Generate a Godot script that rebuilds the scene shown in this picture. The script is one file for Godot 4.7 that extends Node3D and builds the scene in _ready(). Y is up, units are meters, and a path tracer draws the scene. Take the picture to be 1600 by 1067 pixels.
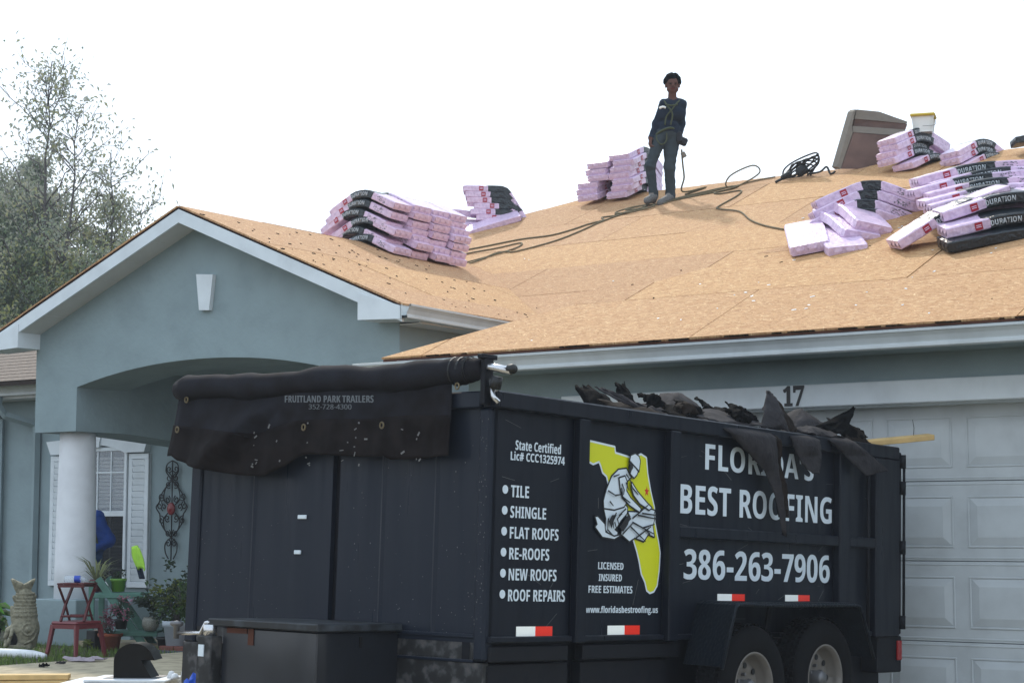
extends Node3D
# A house being re-roofed, a roofer's dump trailer in the drive. x runs along the house front, z towards the street, metres.

const SL := 5.0 / 12.0          # roof slope
const CA := 0.923077            # cos and sin of the roof pitch
const SA := 0.384615
var rng := RandomNumberGenerator.new()
var M := {}
var names := {}

# ---------------------------------------------------------------- helpers
func nst(smooth := false) -> SurfaceTool:
	var st := SurfaceTool.new()
	st.begin(Mesh.PRIMITIVE_TRIANGLES)
	st.set_smooth_group(0 if smooth else -1)
	return st

func tri(st: SurfaceTool, a: Vector3, b: Vector3, c: Vector3) -> void: # a, b, c counter-clockwise from outside
	st.add_vertex(a); st.add_vertex(c); st.add_vertex(b)

func quad(st: SurfaceTool, a: Vector3, b: Vector3, c: Vector3, d: Vector3) -> void:
	tri(st, a, b, c); tri(st, a, c, d)

func poly(st: SurfaceTool, p: Array, n: Vector3) -> void: # convex, turned to face n
	var k: Vector3 = (p[1] - p[0]).cross(p[2] - p[0])
	var flip := k.dot(n) < 0.0
	for i in range(1, p.size() - 1):
		if flip: tri(st, p[0], p[i + 1], p[i])
		else: tri(st, p[0], p[i], p[i + 1])

func box(st: SurfaceTool, c: Vector3, s: Vector3, ch := 0.0, B := Basis()) -> void:
	var h := s * 0.5
	ch = minf(ch, minf(h.x, minf(h.y, h.z)) * 0.9)
	var v := func(sx: float, sy: float, sz: float, ax: int) -> Vector3:
		var q := Vector3(sx * (h.x - (0.0 if ax == 0 else ch)), sy * (h.y - (0.0 if ax == 1 else ch)), sz * (h.z - (0.0 if ax == 2 else ch)))
		return c + B * q
	var two := [-1.0, 1.0]
	for s1 in two:
		poly(st, [v.call(s1, -1, -1, 0), v.call(s1, 1, -1, 0), v.call(s1, 1, 1, 0), v.call(s1, -1, 1, 0)], B * Vector3(s1, 0, 0))
		poly(st, [v.call(-1, s1, -1, 1), v.call(1, s1, -1, 1), v.call(1, s1, 1, 1), v.call(-1, s1, 1, 1)], B * Vector3(0, s1, 0))
		poly(st, [v.call(-1, -1, s1, 2), v.call(1, -1, s1, 2), v.call(1, 1, s1, 2), v.call(-1, 1, s1, 2)], B * Vector3(0, 0, s1))
		if ch > 0.0:
			for s2 in two:
				poly(st, [v.call(s1, s2, -1, 0), v.call(s1, s2, 1, 0), v.call(s1, s2, 1, 1), v.call(s1, s2, -1, 1)], B * Vector3(s1, s2, 0))
				poly(st, [v.call(s1, -1, s2, 0), v.call(s1, 1, s2, 0), v.call(s1, 1, s2, 2), v.call(s1, -1, s2, 2)], B * Vector3(s1, 0, s2))
				poly(st, [v.call(-1, s1, s2, 1), v.call(1, s1, s2, 1), v.call(1, s1, s2, 2), v.call(-1, s1, s2, 2)], B * Vector3(0, s1, s2))
				for s3 in two:
					poly(st, [v.call(s1, s2, s3, 0), v.call(s1, s2, s3, 1), v.call(s1, s2, s3, 2)], B * Vector3(s1, s2, s3))

func bx(st: SurfaceTool, x0: float, x1: float, y0: float, y1: float, z0: float, z1: float, ch := 0.0) -> void:
	box(st, Vector3(x0 + x1, y0 + y1, z0 + z1) * 0.5, Vector3(absf(x1 - x0), absf(y1 - y0), absf(z1 - z0)), ch)

func tube(st: SurfaceTool, p: Array, r, n := 8) -> void: # r is a number or one per point
	var last := []
	var u := Vector3.ZERO
	for i in p.size():
		var a: Vector3 = p[maxi(i - 1, 0)]
		var b: Vector3 = p[mini(i + 1, p.size() - 1)]
		var t := (b - a).normalized()
		if u == Vector3.ZERO: u = t.cross(Vector3(0.31, 0.9, 0.27)).normalized()
		u = (u - t * u.dot(t)).normalized()
		var w := t.cross(u)
		var ri: float = r[i] if r is Array else r
		var ring := []
		for k in n:
			var f := TAU * k / n
			ring.append(p[i] + (u * cos(f) + w * sin(f)) * ri)
		if i > 0:
			for k in n:
				quad(st, last[k], last[(k + 1) % n], ring[(k + 1) % n], ring[k])
			if i == p.size() - 1: poly(st, ring, t)
		else: poly(st, ring, -t)
		last = ring

func lathe(st: SurfaceTool, prof: Array, n: int, X := Transform3D()) -> void: # prof of Vector2(radius, height), upwards
	for i in prof.size() - 1:
		for k in n:
			var f := TAU * k / n
			var g := TAU * (k + 1) / n
			var a: Vector2 = prof[i]
			var b: Vector2 = prof[i + 1]
			var q := func(p: Vector2, h: float) -> Vector3: return X * Vector3(p.x * cos(h), p.y, p.x * sin(h))
			if a.x > 0.0: tri(st, q.call(a, f), q.call(b, f), q.call(a, g))
			if b.x > 0.0: tri(st, q.call(a, g), q.call(b, f), q.call(b, g))

func extr(st: SurfaceTool, pl: PackedVector2Array, z0: float, z1: float, X := Transform3D(), back := true) -> void:
	var ix := Geometry2D.triangulate_polygon(pl)
	for i in range(0, ix.size(), 3):
		var t := [pl[ix[i]], pl[ix[i + 1]], pl[ix[i + 2]]]
		poly(st, t.map(func(p): return X * Vector3(p.x, p.y, z1)), X.basis * Vector3(0, 0, 1))
		if back: poly(st, t.map(func(p): return X * Vector3(p.x, p.y, z0)), X.basis * Vector3(0, 0, -1))
	var ccw := not Geometry2D.is_polygon_clockwise(pl)
	for i in pl.size():
		var a := pl[i]
		var b := pl[(i + 1) % pl.size()]
		var n := Vector3(b.y - a.y, a.x - b.x, 0) * (1.0 if ccw else -1.0)
		poly(st, [X * Vector3(a.x, a.y, z0), X * Vector3(b.x, b.y, z0), X * Vector3(b.x, b.y, z1), X * Vector3(a.x, a.y, z1)], X.basis * n)

func sheet(st: SurfaceTool, rows: Array, t: float) -> void: # a grid of points given a thickness
	var nr := rows.size()
	var nc: int = rows[0].size()
	var up := []
	var dn := []
	for i in nr:
		var u := []
		var d := []
		for j in nc:
			var a: Vector3 = rows[mini(i + 1, nr - 1)][j] - rows[maxi(i - 1, 0)][j]
			var b: Vector3 = rows[i][mini(j + 1, nc - 1)] - rows[i][maxi(j - 1, 0)]
			var n := b.cross(a).normalized() * t * 0.5
			u.append(rows[i][j] + n); d.append(rows[i][j] - n)
		up.append(u); dn.append(d)
	for i in nr - 1:
		for j in nc - 1:
			quad(st, up[i][j], up[i][j + 1], up[i + 1][j + 1], up[i + 1][j])
			quad(st, dn[i][j], dn[i + 1][j], dn[i + 1][j + 1], dn[i][j + 1])
	for i in nr - 1:
		quad(st, dn[i][0], up[i][0], up[i + 1][0], dn[i + 1][0])
		quad(st, up[i][nc - 1], dn[i][nc - 1], dn[i + 1][nc - 1], up[i + 1][nc - 1])
	for j in nc - 1:
		quad(st, up[0][j], dn[0][j], dn[0][j + 1], up[0][j + 1])
		quad(st, dn[nr - 1][j], up[nr - 1][j], up[nr - 1][j + 1], dn[nr - 1][j + 1])

func numbered(called: String) -> String:
	var k: int = names.get(called, 0)
	names[called] = k + 1
	return called if k == 0 else "%s_%03d" % [called, k]

func meshnode(called: String, mesh: Mesh, mat: Material, parent: Node = self) -> MeshInstance3D:
	var o := MeshInstance3D.new()
	o.mesh = mesh
	o.material_override = null
	if mat: o.set_surface_override_material(0, mat)
	if parent == self: o.name = numbered(called)
	else:
		var c := called
		var k := 0
		while parent.has_node(c):
			k += 1
			c = "%s_%03d" % [called, k]
		o.name = c
	parent.add_child(o, true)
	return o

func put(called: String, st: SurfaceTool, mat: Material, parent: Node = self) -> MeshInstance3D:
	st.generate_normals()
	return meshnode(called, st.commit(), mat, parent)

func tag(o: Node, label: String, category: String, group := "") -> Node:
	o.set_meta("label", label)
	o.set_meta("category", category)
	if group: o.set_meta("group", group)
	return o

func thing(called: String, label: String, category: String, X := Transform3D(), group := "") -> Node3D:
	var o := Node3D.new()
	o.name = numbered(called)
	add_child(o)
	o.transform = X
	tag(o, label, category, group)
	return o

func struct(called: String, st: SurfaceTool, mat: Material) -> MeshInstance3D:
	var o := put(called, st, mat)
	o.set_meta("kind", "structure")
	return o

func fnt(called: String, weight := 700) -> SystemFont:
	var f := SystemFont.new()
	f.font_names = PackedStringArray([called])
	f.font_weight = weight
	return f

# lettering as flat raised print, fitted into a rectangle x0..x1, y0..y1 of the frame X
func letters(called: String, text: String, font: Font, mat: Material, parent: Node, X: Transform3D, x0: float, x1: float, y0: float, y1: float) -> MeshInstance3D:
	var t := TextMesh.new()
	t.text = text
	t.font = font
	t.font_size = 64
	t.pixel_size = 0.01
	t.depth = 0.02
	t.curve_step = 1.5
	var am := ArrayMesh.new()
	var arr := t.surface_get_arrays(0)
	var vs: PackedVector3Array = arr[Mesh.ARRAY_VERTEX]
	var lo := Vector3(1e9, 1e9, 1e9)
	var hi := -lo
	for v in vs:
		lo = lo.min(v); hi = hi.max(v)
	for i in vs.size():
		var v := vs[i]
		vs[i] = Vector3(x0 + (v.x - lo.x) / (hi.x - lo.x) * (x1 - x0), y0 + (v.y - lo.y) / (hi.y - lo.y) * (y1 - y0), (v.z - lo.z) / (hi.z - lo.z) * 0.0015 + 0.0005)
	arr[Mesh.ARRAY_VERTEX] = vs
	am.add_surface_from_arrays(Mesh.PRIMITIVE_TRIANGLES, arr)
	var o := meshnode(called, am, mat, parent)
	o.transform = X
	return o

# ---------------------------------------------------------------- materials
func noise(seed_: int, freq: float, oct := 4, size := 512, ramp: Array = [], normal := false) -> NoiseTexture2D:
	var n := FastNoiseLite.new()
	n.seed = seed_
	n.frequency = freq
	n.fractal_octaves = oct
	var t := NoiseTexture2D.new()
	t.noise = n
	t.width = size; t.height = size
	t.seamless = true
	t.as_normal_map = normal
	if ramp.size():
		var g := Gradient.new()
		var offs := PackedFloat32Array()
		var cols := PackedColorArray()
		for k in ramp.size():
			offs.append(ramp[k][0]); cols.append(ramp[k][1])
		g.offsets = offs; g.colors = cols
		t.color_ramp = g
	return t

func grey(v: float) -> Color: return Color(v, v, v)

func mat(c: Color, rough := 0.8, metal := 0.0, spec := 0.5) -> StandardMaterial3D:
	var m := StandardMaterial3D.new()
	m.albedo_color = c
	m.roughness = rough
	m.metallic = metal
	m.metallic_specular = spec
	return m

func tri_map(m: StandardMaterial3D, scale: float, world := false) -> StandardMaterial3D:
	m.uv1_triplanar = true
	m.uv1_world_triplanar = world
	m.uv1_scale = Vector3.ONE * scale
	return m

func worn(c: Color, tex: Texture2D, scale: float, rough := 0.8, bump: Texture2D = null, height := 0.0, metal := 0.0, spec := 0.5) -> StandardMaterial3D:
	var m := mat(c, rough, metal, spec)
	m.albedo_texture = tex
	if bump:
		m.heightmap_enabled = true
		m.heightmap_texture = bump
		m.heightmap_scale = height
	return tri_map(m, scale)

func osb_image() -> ImageTexture:
	var n := 1024
	var im := Image.create(n, n, false, Image.FORMAT_RGB8)
	var base := Color(0.76, 0.63, 0.49)
	im.fill(base)
	var pal := [Color(0.775, 0.645, 0.495), Color(0.735, 0.595, 0.45), Color(0.68, 0.535, 0.395), Color(0.81, 0.695, 0.545), Color(0.755, 0.62, 0.47), Color(0.705, 0.56, 0.425), Color(0.60, 0.45, 0.325), Color(0.87, 0.775, 0.635)]
	for i in 26000:
		var c: Color = pal[[0, 0, 1, 1, 1, 2, 2, 3, 4, 4, 4, 5, 5, 6, 7][rng.randi() % 15]]
		c = c * rng.randf_range(0.95, 1.05)
		var L := rng.randf_range(8, 34)
		var w := rng.randi_range(2, 5)
		var a := rng.randfn(0.0, 0.55)
		var p := Vector2(rng.randf() * n, rng.randf() * n)
		var d := Vector2(cos(a), sin(a))
		for k in int(L):
			var q := p + d * k
			for j in w:
				im.set_pixel(posmod(int(q.x - d.y * j), n), posmod(int(q.y + d.x * j), n), c)
	im.generate_mipmaps()
	return ImageTexture.create_from_image(im)

func make_materials() -> void:
	var osb := osb_image()
	for k in 4:
		var m := mat([Color(0.94, 0.895, 0.85), Color(0.925, 0.88, 0.855), Color(0.955, 0.91, 0.85), Color(0.91, 0.865, 0.835)][k], 0.85, 0, 0.3)
		m.albedo_texture = osb
		M["osb%d" % k] = m
	var soft := noise(3, 0.012, 5, 512, [[0.0, grey(0.86)], [0.5, grey(0.96)], [1.0, grey(1.0)]])
	var soft2 := noise(4, 0.010, 5, 512, [[0.0, grey(0.92)], [0.5, grey(0.97)], [1.0, grey(1.0)]])
	var grain := noise(5, 0.11, 3, 512)
	var stuccobump := noise(9, 0.055, 4, 512)
	M.soft = soft
	M.grain = grain
	M.stucco = worn(Color(0.545, 0.610, 0.628), soft2, 0.35, 0.9, stuccobump, 0.30)
	M.stucco_dark = M.stucco
	M.white = worn(Color(0.85, 0.88, 0.90), soft2, 0.5, 0.55)
	M.column = worn(Color(0.88, 0.89, 0.91), soft2, 0.7, 0.7, grain, 0.05)
	M.gutter = worn(Color(0.78, 0.805, 0.815), soft2, 0.8, 0.35)
	M.soffit = worn(Color(0.82, 0.825, 0.825), soft2, 0.5, 0.7)
	M.door = worn(Color(0.78, 0.805, 0.82), soft2, 0.6, 0.5, grain, 0.02)
	M.groove = mat(Color(0.30, 0.33, 0.36), 0.8)
	M.edge = worn(Color(0.40, 0.25, 0.19), soft, 2.0, 0.9)
	M.deck = mat(Color(0.16, 0.11, 0.08), 0.95)
	M.black = mat(Color(0.03, 0.03, 0.035), 0.5)
	M.glass = mat(Color(0.55, 0.62, 0.68, 0.25), 0.05)
	M.glass.transparency = BaseMaterial3D.TRANSPARENCY_ALPHA
	M.dark = mat(Color(0.06, 0.065, 0.07), 0.9)
	M.blind = mat(Color(0.80, 0.80, 0.80), 0.6)
	M.iron = mat(Color(0.045, 0.055, 0.06), 0.5, 0.3)
	M.redglaze = mat(Color(0.45, 0.07, 0.09), 0.35)
	# trailer
	var grime := noise(21, 0.006, 6, 1024, [[0.0, Color(0.82, 0.86, 0.92)], [0.45, Color(1, 1, 1)], [0.62, Color(1.0, 0.98, 0.97)], [0.75, Color(1, 1, 1)], [1.0, Color(0.80, 0.83, 0.9)]])
	var rub := noise(22, 0.02, 5, 512, [[0.0, grey(0.24)], [0.5, grey(0.42)], [1.0, grey(0.62)]])
	M.paint = worn(Color(0.074, 0.090, 0.124), noise(28, 0.02, 5, 512, [[0.0, Color(0.75, 0.78, 0.82)], [0.42, Color(0.96, 0.97, 1.0)], [0.62, Color(1.0, 1.0, 1.0)], [0.75, Color(1.1, 1.15, 1.2)], [1.0, Color(1.35, 1.3, 1.25)]]), 0.45, 1.0, null, 0, 0, 0.30)
	M.paint.roughness_texture = rub
	M.paint.uv1_scale = Vector3(0.9, 0.09, 0.9)
	M.paint_front = worn(Color(0.100, 0.122, 0.165), noise(27, 0.02, 5, 512, [[0.0, Color(0.92, 0.93, 0.95)], [0.4, Color(0.98, 0.99, 1.0)], [0.6, Color(1.0, 1.0, 1.0)], [0.78, Color(1.0, 1.03, 1.06)], [1.0, Color(0.95, 0.97, 0.99)]]), 0.3, 1.0, noise(23, 0.004, 2, 256), 0.6, 0, 0.30)
	M.paint_front.uv1_scale = Vector3(1.1, 0.07, 1.1)
	M.paint_front.roughness_texture = rub
	M.frame = worn(Color(0.085, 0.09, 0.11), grime, 0.9, 0.55, null, 0, 0, 0.28)
	M.scuffed = worn(Color(0.30, 0.30, 0.31), noise(24, 0.02, 5, 512, [[0.0, grey(0.25)], [0.45, grey(0.42)], [0.62, grey(0.8)], [1.0, Color(1.3, 1.2, 1.1)]]), 0.8, 0.7)
	M.rust = worn(Color(0.30, 0.15, 0.08), soft, 1.0, 0.9)
	M.vinyl = mat(Color(0.80, 0.84, 0.87), 0.45)
	M.yellow = mat(Color(0.79, 0.80, 0.03), 0.45)
	M.vred = mat(Color(0.75, 0.10, 0.06), 0.45)
	M.vblack = mat(Color(0.055, 0.06, 0.075), 0.5)
	M.refl_white = mat(Color(1.0, 1.0, 0.97), 0.3)
	M.refl_red = mat(Color(0.97, 0.20, 0.12), 0.3)
	M.lamp_red = mat(Color(0.55, 0.03, 0.03), 0.2)
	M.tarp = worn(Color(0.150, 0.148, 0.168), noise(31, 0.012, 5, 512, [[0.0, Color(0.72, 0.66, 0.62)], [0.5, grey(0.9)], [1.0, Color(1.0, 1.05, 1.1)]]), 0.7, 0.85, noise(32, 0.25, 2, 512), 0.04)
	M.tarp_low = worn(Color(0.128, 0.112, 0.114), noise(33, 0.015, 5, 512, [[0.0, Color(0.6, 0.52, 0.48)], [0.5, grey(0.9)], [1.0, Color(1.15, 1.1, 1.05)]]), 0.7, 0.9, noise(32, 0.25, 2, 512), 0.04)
	M.print = mat(Color(0.36, 0.38, 0.40), 0.7)
	M.rubber = worn(Color(0.075, 0.075, 0.082), soft, 2.0, 0.85)
	M.steel = mat(Color(0.42, 0.42, 0.43), 0.5, 0.6)
	M.chrome = mat(Color(0.75, 0.75, 0.76), 0.25, 0.9)
	M.rim = worn(Color(0.42, 0.40, 0.38), soft, 2.0, 0.5)
	M.tread = worn(Color(0.105, 0.125, 0.15), grime, 0.6, 0.5, noise(41, 0.12, 1, 512), 0.5)
	# roofing
	M.pink = worn(Color(0.865, 0.775, 0.865), noise(51, 0.02, 5, 512, [[0.0, Color(0.86, 0.84, 0.88)], [0.5, Color(0.97, 0.96, 0.98)], [0.62, Color(1, 1, 1)], [1.0, Color(0.92, 0.86, 0.92)]]), 1.3, 0.38, noise(52, 0.03, 5, 512), 0.30)
	M.pink2 = worn(Color(0.870, 0.765, 0.845), M.pink.albedo_texture, 1.1, 0.4, M.pink.heightmap_texture, 0.35)
	M.band = worn(Color(0.115, 0.14, 0.165), soft, 1.5, 0.3, noise(53, 0.03, 4, 512), 0.8)
	M.logo = mat(Color(0.62, 0.10, 0.19), 0.4)
	M.bandtext = mat(Color(0.72, 0.74, 0.76), 0.45)
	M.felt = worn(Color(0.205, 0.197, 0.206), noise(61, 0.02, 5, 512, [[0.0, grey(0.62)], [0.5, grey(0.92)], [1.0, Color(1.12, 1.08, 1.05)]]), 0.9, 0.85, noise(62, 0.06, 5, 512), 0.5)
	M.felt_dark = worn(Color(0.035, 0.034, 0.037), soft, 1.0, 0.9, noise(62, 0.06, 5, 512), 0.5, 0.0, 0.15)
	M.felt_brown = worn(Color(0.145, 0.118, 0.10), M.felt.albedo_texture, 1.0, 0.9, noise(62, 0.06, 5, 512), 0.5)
	M.lumber = worn(Color(0.82, 0.69, 0.47), noise(63, 0.02, 4, 256, [[0.0, grey(0.85)], [1.0, grey(1.05)]]), 1.0, 0.8)
	M.ply = worn(Color(0.44, 0.35, 0.32), noise(64, 0.012, 5, 512, [[0.0, grey(0.82)], [1.0, grey(1.08)]]), 0.7, 0.85)
	M.ply_edge = worn(Color(0.50, 0.47, 0.43), soft, 1.0, 0.85)
	M.rope = worn(Color(0.47, 0.43, 0.33), noise(65, 0.2, 2, 256, [[0.0, grey(0.6)], [1.0, grey(1.1)]]), 6.0, 0.95)
	M.cord = mat(Color(0.10, 0.11, 0.12), 0.7)
	M.bucket = mat(Color(0.88, 0.89, 0.88), 0.4)
	M.lid = mat(Color(0.78, 0.68, 0.22), 0.45)
	var crease := noise(54, 0.011, 4, 512)
	crease.noise.fractal_type = FastNoiseLite.FRACTAL_RIDGED
	for e in ["pink", "pink2"]:
		M[e].heightmap_texture = crease
		M[e].heightmap_scale = 0.55
		M[e].roughness = 0.30
	M.band.heightmap_texture = crease
	for e in ["tarp", "tarp_low", "felt", "felt_brown", "rubber", "tread"]: M[e].metallic_specular = 0.22
	# ground and garden
	M.concrete = worn(Color(0.66, 0.61, 0.51), noise(71, 0.012, 6, 1024, [[0.0, grey(0.75)], [0.5, grey(0.95)], [1.0, grey(1.08)]]), 0.35, 0.92, grain, 0.15)
	M.concrete.uv1_world_triplanar = true
	M.soil = worn(Color(0.27, 0.25, 0.17), noise(72, 0.03, 5, 512, [[0.0, Color(0.7, 0.8, 0.6)], [1.0, Color(1.1, 1.05, 0.95)]]), 0.5, 0.95)
	M.brick = worn(Color(0.42, 0.24, 0.20), soft, 1.0, 0.9)
	M.stone = worn(Color(0.58, 0.56, 0.48), noise(73, 0.03, 5, 512, [[0.0, Color(0.55, 0.55, 0.5)], [0.5, grey(0.9)], [1.0, grey(1.1)]]), 1.5, 0.9, grain, 0.3)
	M.redplastic = mat(Color(0.40, 0.13, 0.15), 0.45)
	M.redwood = worn(Color(0.34, 0.10, 0.11), soft, 2.0, 0.6)
	M.green_paint = worn(Color(0.30, 0.46, 0.41), soft, 1.0, 0.7)
	M.pot_white = worn(Color(0.68, 0.72, 0.76), soft, 1.0, 0.5)
	M.pot_green = mat(Color(0.34, 0.52, 0.16), 0.25)
	M.pot_red = mat(Color(0.32, 0.06, 0.09), 0.35)
	M.terracotta = worn(Color(0.50, 0.25, 0.15), soft, 2.0, 0.9)
	M.pot_black = mat(Color(0.05, 0.055, 0.06), 0.6)
	M.pot_cream = worn(Color(0.62, 0.62, 0.58), noise(74, 0.12, 2, 256, [[0.0, grey(0.4)], [0.4, grey(0.7)], [0.55, grey(1.0)], [1.0, grey(1.0)]]), 4.0, 0.5)
	for e in [["leaf", Color(0.20, 0.30, 0.10)], ["leaf_dark", Color(0.12, 0.21, 0.10)], ["leaf_yellow", Color(0.36, 0.40, 0.12)], ["leaf_red", Color(0.36, 0.12, 0.16)], ["leaf_bright", Color(0.30, 0.50, 0.12)], ["leaf_pale", Color(0.42, 0.44, 0.28)], ["petal", Color(0.58, 0.33, 0.42)], ["tree_a", Color(0.38, 0.44, 0.27)], ["tree_b", Color(0.33, 0.40, 0.25)], ["tree_c", Color(0.50, 0.50, 0.22)], ["grass", Color(0.44, 0.54, 0.22)]]:
		var lm := mat(e[1], 0.6, 0.0, 0.3)
		lm.backlight_enabled = true
		lm.backlight = Color(0.6, 0.6, 0.6) if String(e[0]).begins_with("tree") else Color(0.35, 0.35, 0.35)
		M[e[0]] = lm
	M.bark = worn(Color(0.36, 0.34, 0.33), soft, 2.0, 0.95)
	M.hivis = worn(Color(0.66, 0.86, 0.28), soft, 2.0, 0.8)
	M.navy = worn(Color(0.07, 0.13, 0.22), soft, 2.0, 0.9)
	M.blue = worn(Color(0.05, 0.13, 0.44), soft, 2.0, 0.85)
	M.screen = mat(Color(0.09, 0.10, 0.12, 0.55), 0.9)
	M.screen.transparency = BaseMaterial3D.TRANSPARENCY_ALPHA
	M.scuff = mat(Color(0.42, 0.42, 0.42), 0.8)
	M.water = mat(Color(0.85, 0.92, 0.98, 0.18), 0.08)
	M.water.transparency = BaseMaterial3D.TRANSPARENCY_ALPHA
	M.scrap = worn(Color(0.58, 0.53, 0.56), soft, 3.0, 0.6)
	M.bluelabel = mat(Color(0.10, 0.25, 0.65), 0.4)
	M.vent = mat(Color(0.018, 0.019, 0.022), 0.33, 0.0, 0.3)
	M.card = worn(Color(0.86, 0.87, 0.88), soft, 1.0, 0.7)
	M.bluebag = worn(Color(0.12, 0.33, 0.75), soft, 2.0, 0.5)
	M.shingle = worn(Color(0.47, 0.42, 0.38), noise(75, 0.05, 4, 512, [[0.0, grey(0.7)], [0.5, grey(0.95)], [1.0, Color(1.1, 1.08, 1.05)]]), 0.6, 0.95, grain, 0.5)
	M.orange = mat(Color(0.75, 0.33, 0.12), 0.6)
	var body := mat(Color(1, 1, 1), 0.9, 0, 0.2)
	body.vertex_color_use_as_albedo = true
	M.body = body
	M.hair = mat(Color(0.025, 0.025, 0.03), 0.9, 0.0, 0.15)
	M.strap = mat(Color(0.24, 0.27, 0.18), 0.8)
	M.pouch = mat(Color(0.09, 0.10, 0.13), 0.8)
	M.shoe = worn(Color(0.44, 0.43, 0.42), noise(76, 0.05, 2, 256, [[0.0, grey(0.5)], [0.5, grey(0.7)], [0.55, grey(1.2)], [1.0, grey(1.2)]]), 6.0, 0.7)
# ---------------------------------------------------------------- the house
# sheathing: panels of 2.44 x 1.22 clipped to a slope. O is a corner of the slope, dx runs along the eave, dq up the slope; pl is the outline in (x, q)
func panels(parent: Node, O: Vector3, dx: Vector3, dq: Vector3, pl: PackedVector2Array, q_from: float, x_from: float) -> void:
	var n := dx.cross(dq).normalized()
	if n.y < 0: n = -n
	var lo := Vector2(1e9, 1e9)
	var hi := -lo
	for p in pl:
		lo = lo.min(p); hi = hi.max(p)
	var row := 0
	var q := q_from
	while q < hi.y:
		var x := x_from - 2.44 * 3 - (1.22 if row % 2 else 0.0)
		while x < hi.x:
			if x + 2.44 > lo.x and q + 1.22 > lo.y:
				var g := 0.004 + rng.randf() * 0.003
				var cell := PackedVector2Array([Vector2(x + g, q + g * 0.5), Vector2(x + 2.44 - g, q + g * 0.5), Vector2(x + 2.44 - g, q + 1.22 - g * 0.5), Vector2(x + g, q + 1.22 - g * 0.5)])
				for c in Geometry2D.intersect_polygons(cell, pl):
					if c.size() < 3: continue
					var st := SurfaceTool.new()
					st.begin(Mesh.PRIMITIVE_TRIANGLES)
					st.set_smooth_group(-1)
					var ox := rng.randf(); var oy := rng.randf()
					var lift := 0.014 + rng.randf() * 0.004
					var warp := rng.randf_range(-0.003, 0.003)
					var P := func(v: Vector2, h: float) -> Vector3: return O + dx * v.x + dq * v.y + n * h
					var H := func(v: Vector2) -> float: return lift + warp * (v.x - x) / 2.44
					var ccw := not Geometry2D.is_polygon_clockwise(c)
					var ix := Geometry2D.triangulate_polygon(c)
					var put_v := func(v: Vector2, h: float) -> void:
						st.set_uv(Vector2(v.x / 2.0 + ox, v.y / 2.0 + oy)); st.add_vertex(P.call(v, h))
					var up_ok: bool = dx.cross(dq).dot(n) > 0.0
					for i in range(0, ix.size(), 3):
						var a: Vector2 = c[ix[i]]; var b: Vector2 = c[ix[i + 1]]; var d: Vector2 = c[ix[i + 2]]
						var pos := (b - a).cross(d - a) > 0.0
						if pos != up_ok:
							var s := b; b = d; d = s
						put_v.call(a, H.call(a)); put_v.call(d, H.call(d)); put_v.call(b, H.call(b))
					for i in c.size():
						var a: Vector2 = c[i]; var b: Vector2 = c[(i + 1) % c.size()]
						if ccw != up_ok:
							var s := a; a = b; b = s
						put_v.call(a, 0.0); put_v.call(b, H.call(b)); put_v.call(b, 0.0)
						put_v.call(a, 0.0); put_v.call(a, H.call(a)); put_v.call(b, H.call(b))
					st.generate_normals()
					meshnode("osb_panel", st.commit(), M["osb%d" % (rng.randi() % 4)], parent)
			x += 2.44
		q += 1.22
		row += 1

func slab(st: SurfaceTool, pts: Array, t := 0.05) -> void: # a roof slope from its corners, hung t below them
	var n: Vector3 = (pts[1] - pts[0]).cross(pts[2] - pts[0]).normalized()
	if n.y < 0: n = -n
	var low := pts.map(func(p): return p - Vector3(0, t, 0))
	poly(st, pts, n); poly(st, low, -n)
	var c := Vector3.ZERO
	for p in pts: c += p / pts.size()
	for i in pts.size():
		var a: Vector3 = pts[i]; var b: Vector3 = pts[(i + 1) % pts.size()]
		poly(st, [a, b, low[(i + 1) % pts.size()], low[i]], (a + b) * 0.5 - c)

# an ogee gutter along +x local from 0 to len, back at z 0, front towards +z, top at y 0
func gutter_mesh(len: float) -> SurfaceTool:
	var st := nst()
	var pr := [Vector2(0, 0.0), Vector2(0, -0.125), Vector2(0.075, -0.125), Vector2(0.082, -0.118), Vector2(0.082, -0.100), Vector2(0.076, -0.092), Vector2(0.080, -0.070), Vector2(0.094, -0.048), Vector2(0.108, -0.030), Vector2(0.113, -0.020), Vector2(0.125, -0.020), Vector2(0.127, -0.002), Vector2(0.120, 0.0), Vector2(0.110, 0.0), Vector2(0.106, -0.008), Vector2(0.10, -0.034), Vector2(0.07, -0.10), Vector2(0.012, -0.10), Vector2(0.012, 0.0)]
	var pl := PackedVector2Array(pr)
	extr(st, pl, 0, len, Transform3D(Basis(Vector3(0, 0, 1), Vector3(0, 1, 0), Vector3(1, 0, 0)), Vector3.ZERO))
	return st

func hexframe(st: SurfaceTool, x0: float, x1: float, y0: float, y1: float, z: float, w: float, d: float) -> void: # a rectangular frame
	bx(st, x0, x1, y1 - w, y1, z - d, z, 0.004); bx(st, x0, x1, y0, y0 + w, z - d, z, 0.004)
	bx(st, x0, x0 + w, y0 + w, y1 - w, z - d, z, 0.004); bx(st, x1 - w, x1, y0 + w, y1 - w, z - d, z, 0.004)

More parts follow.
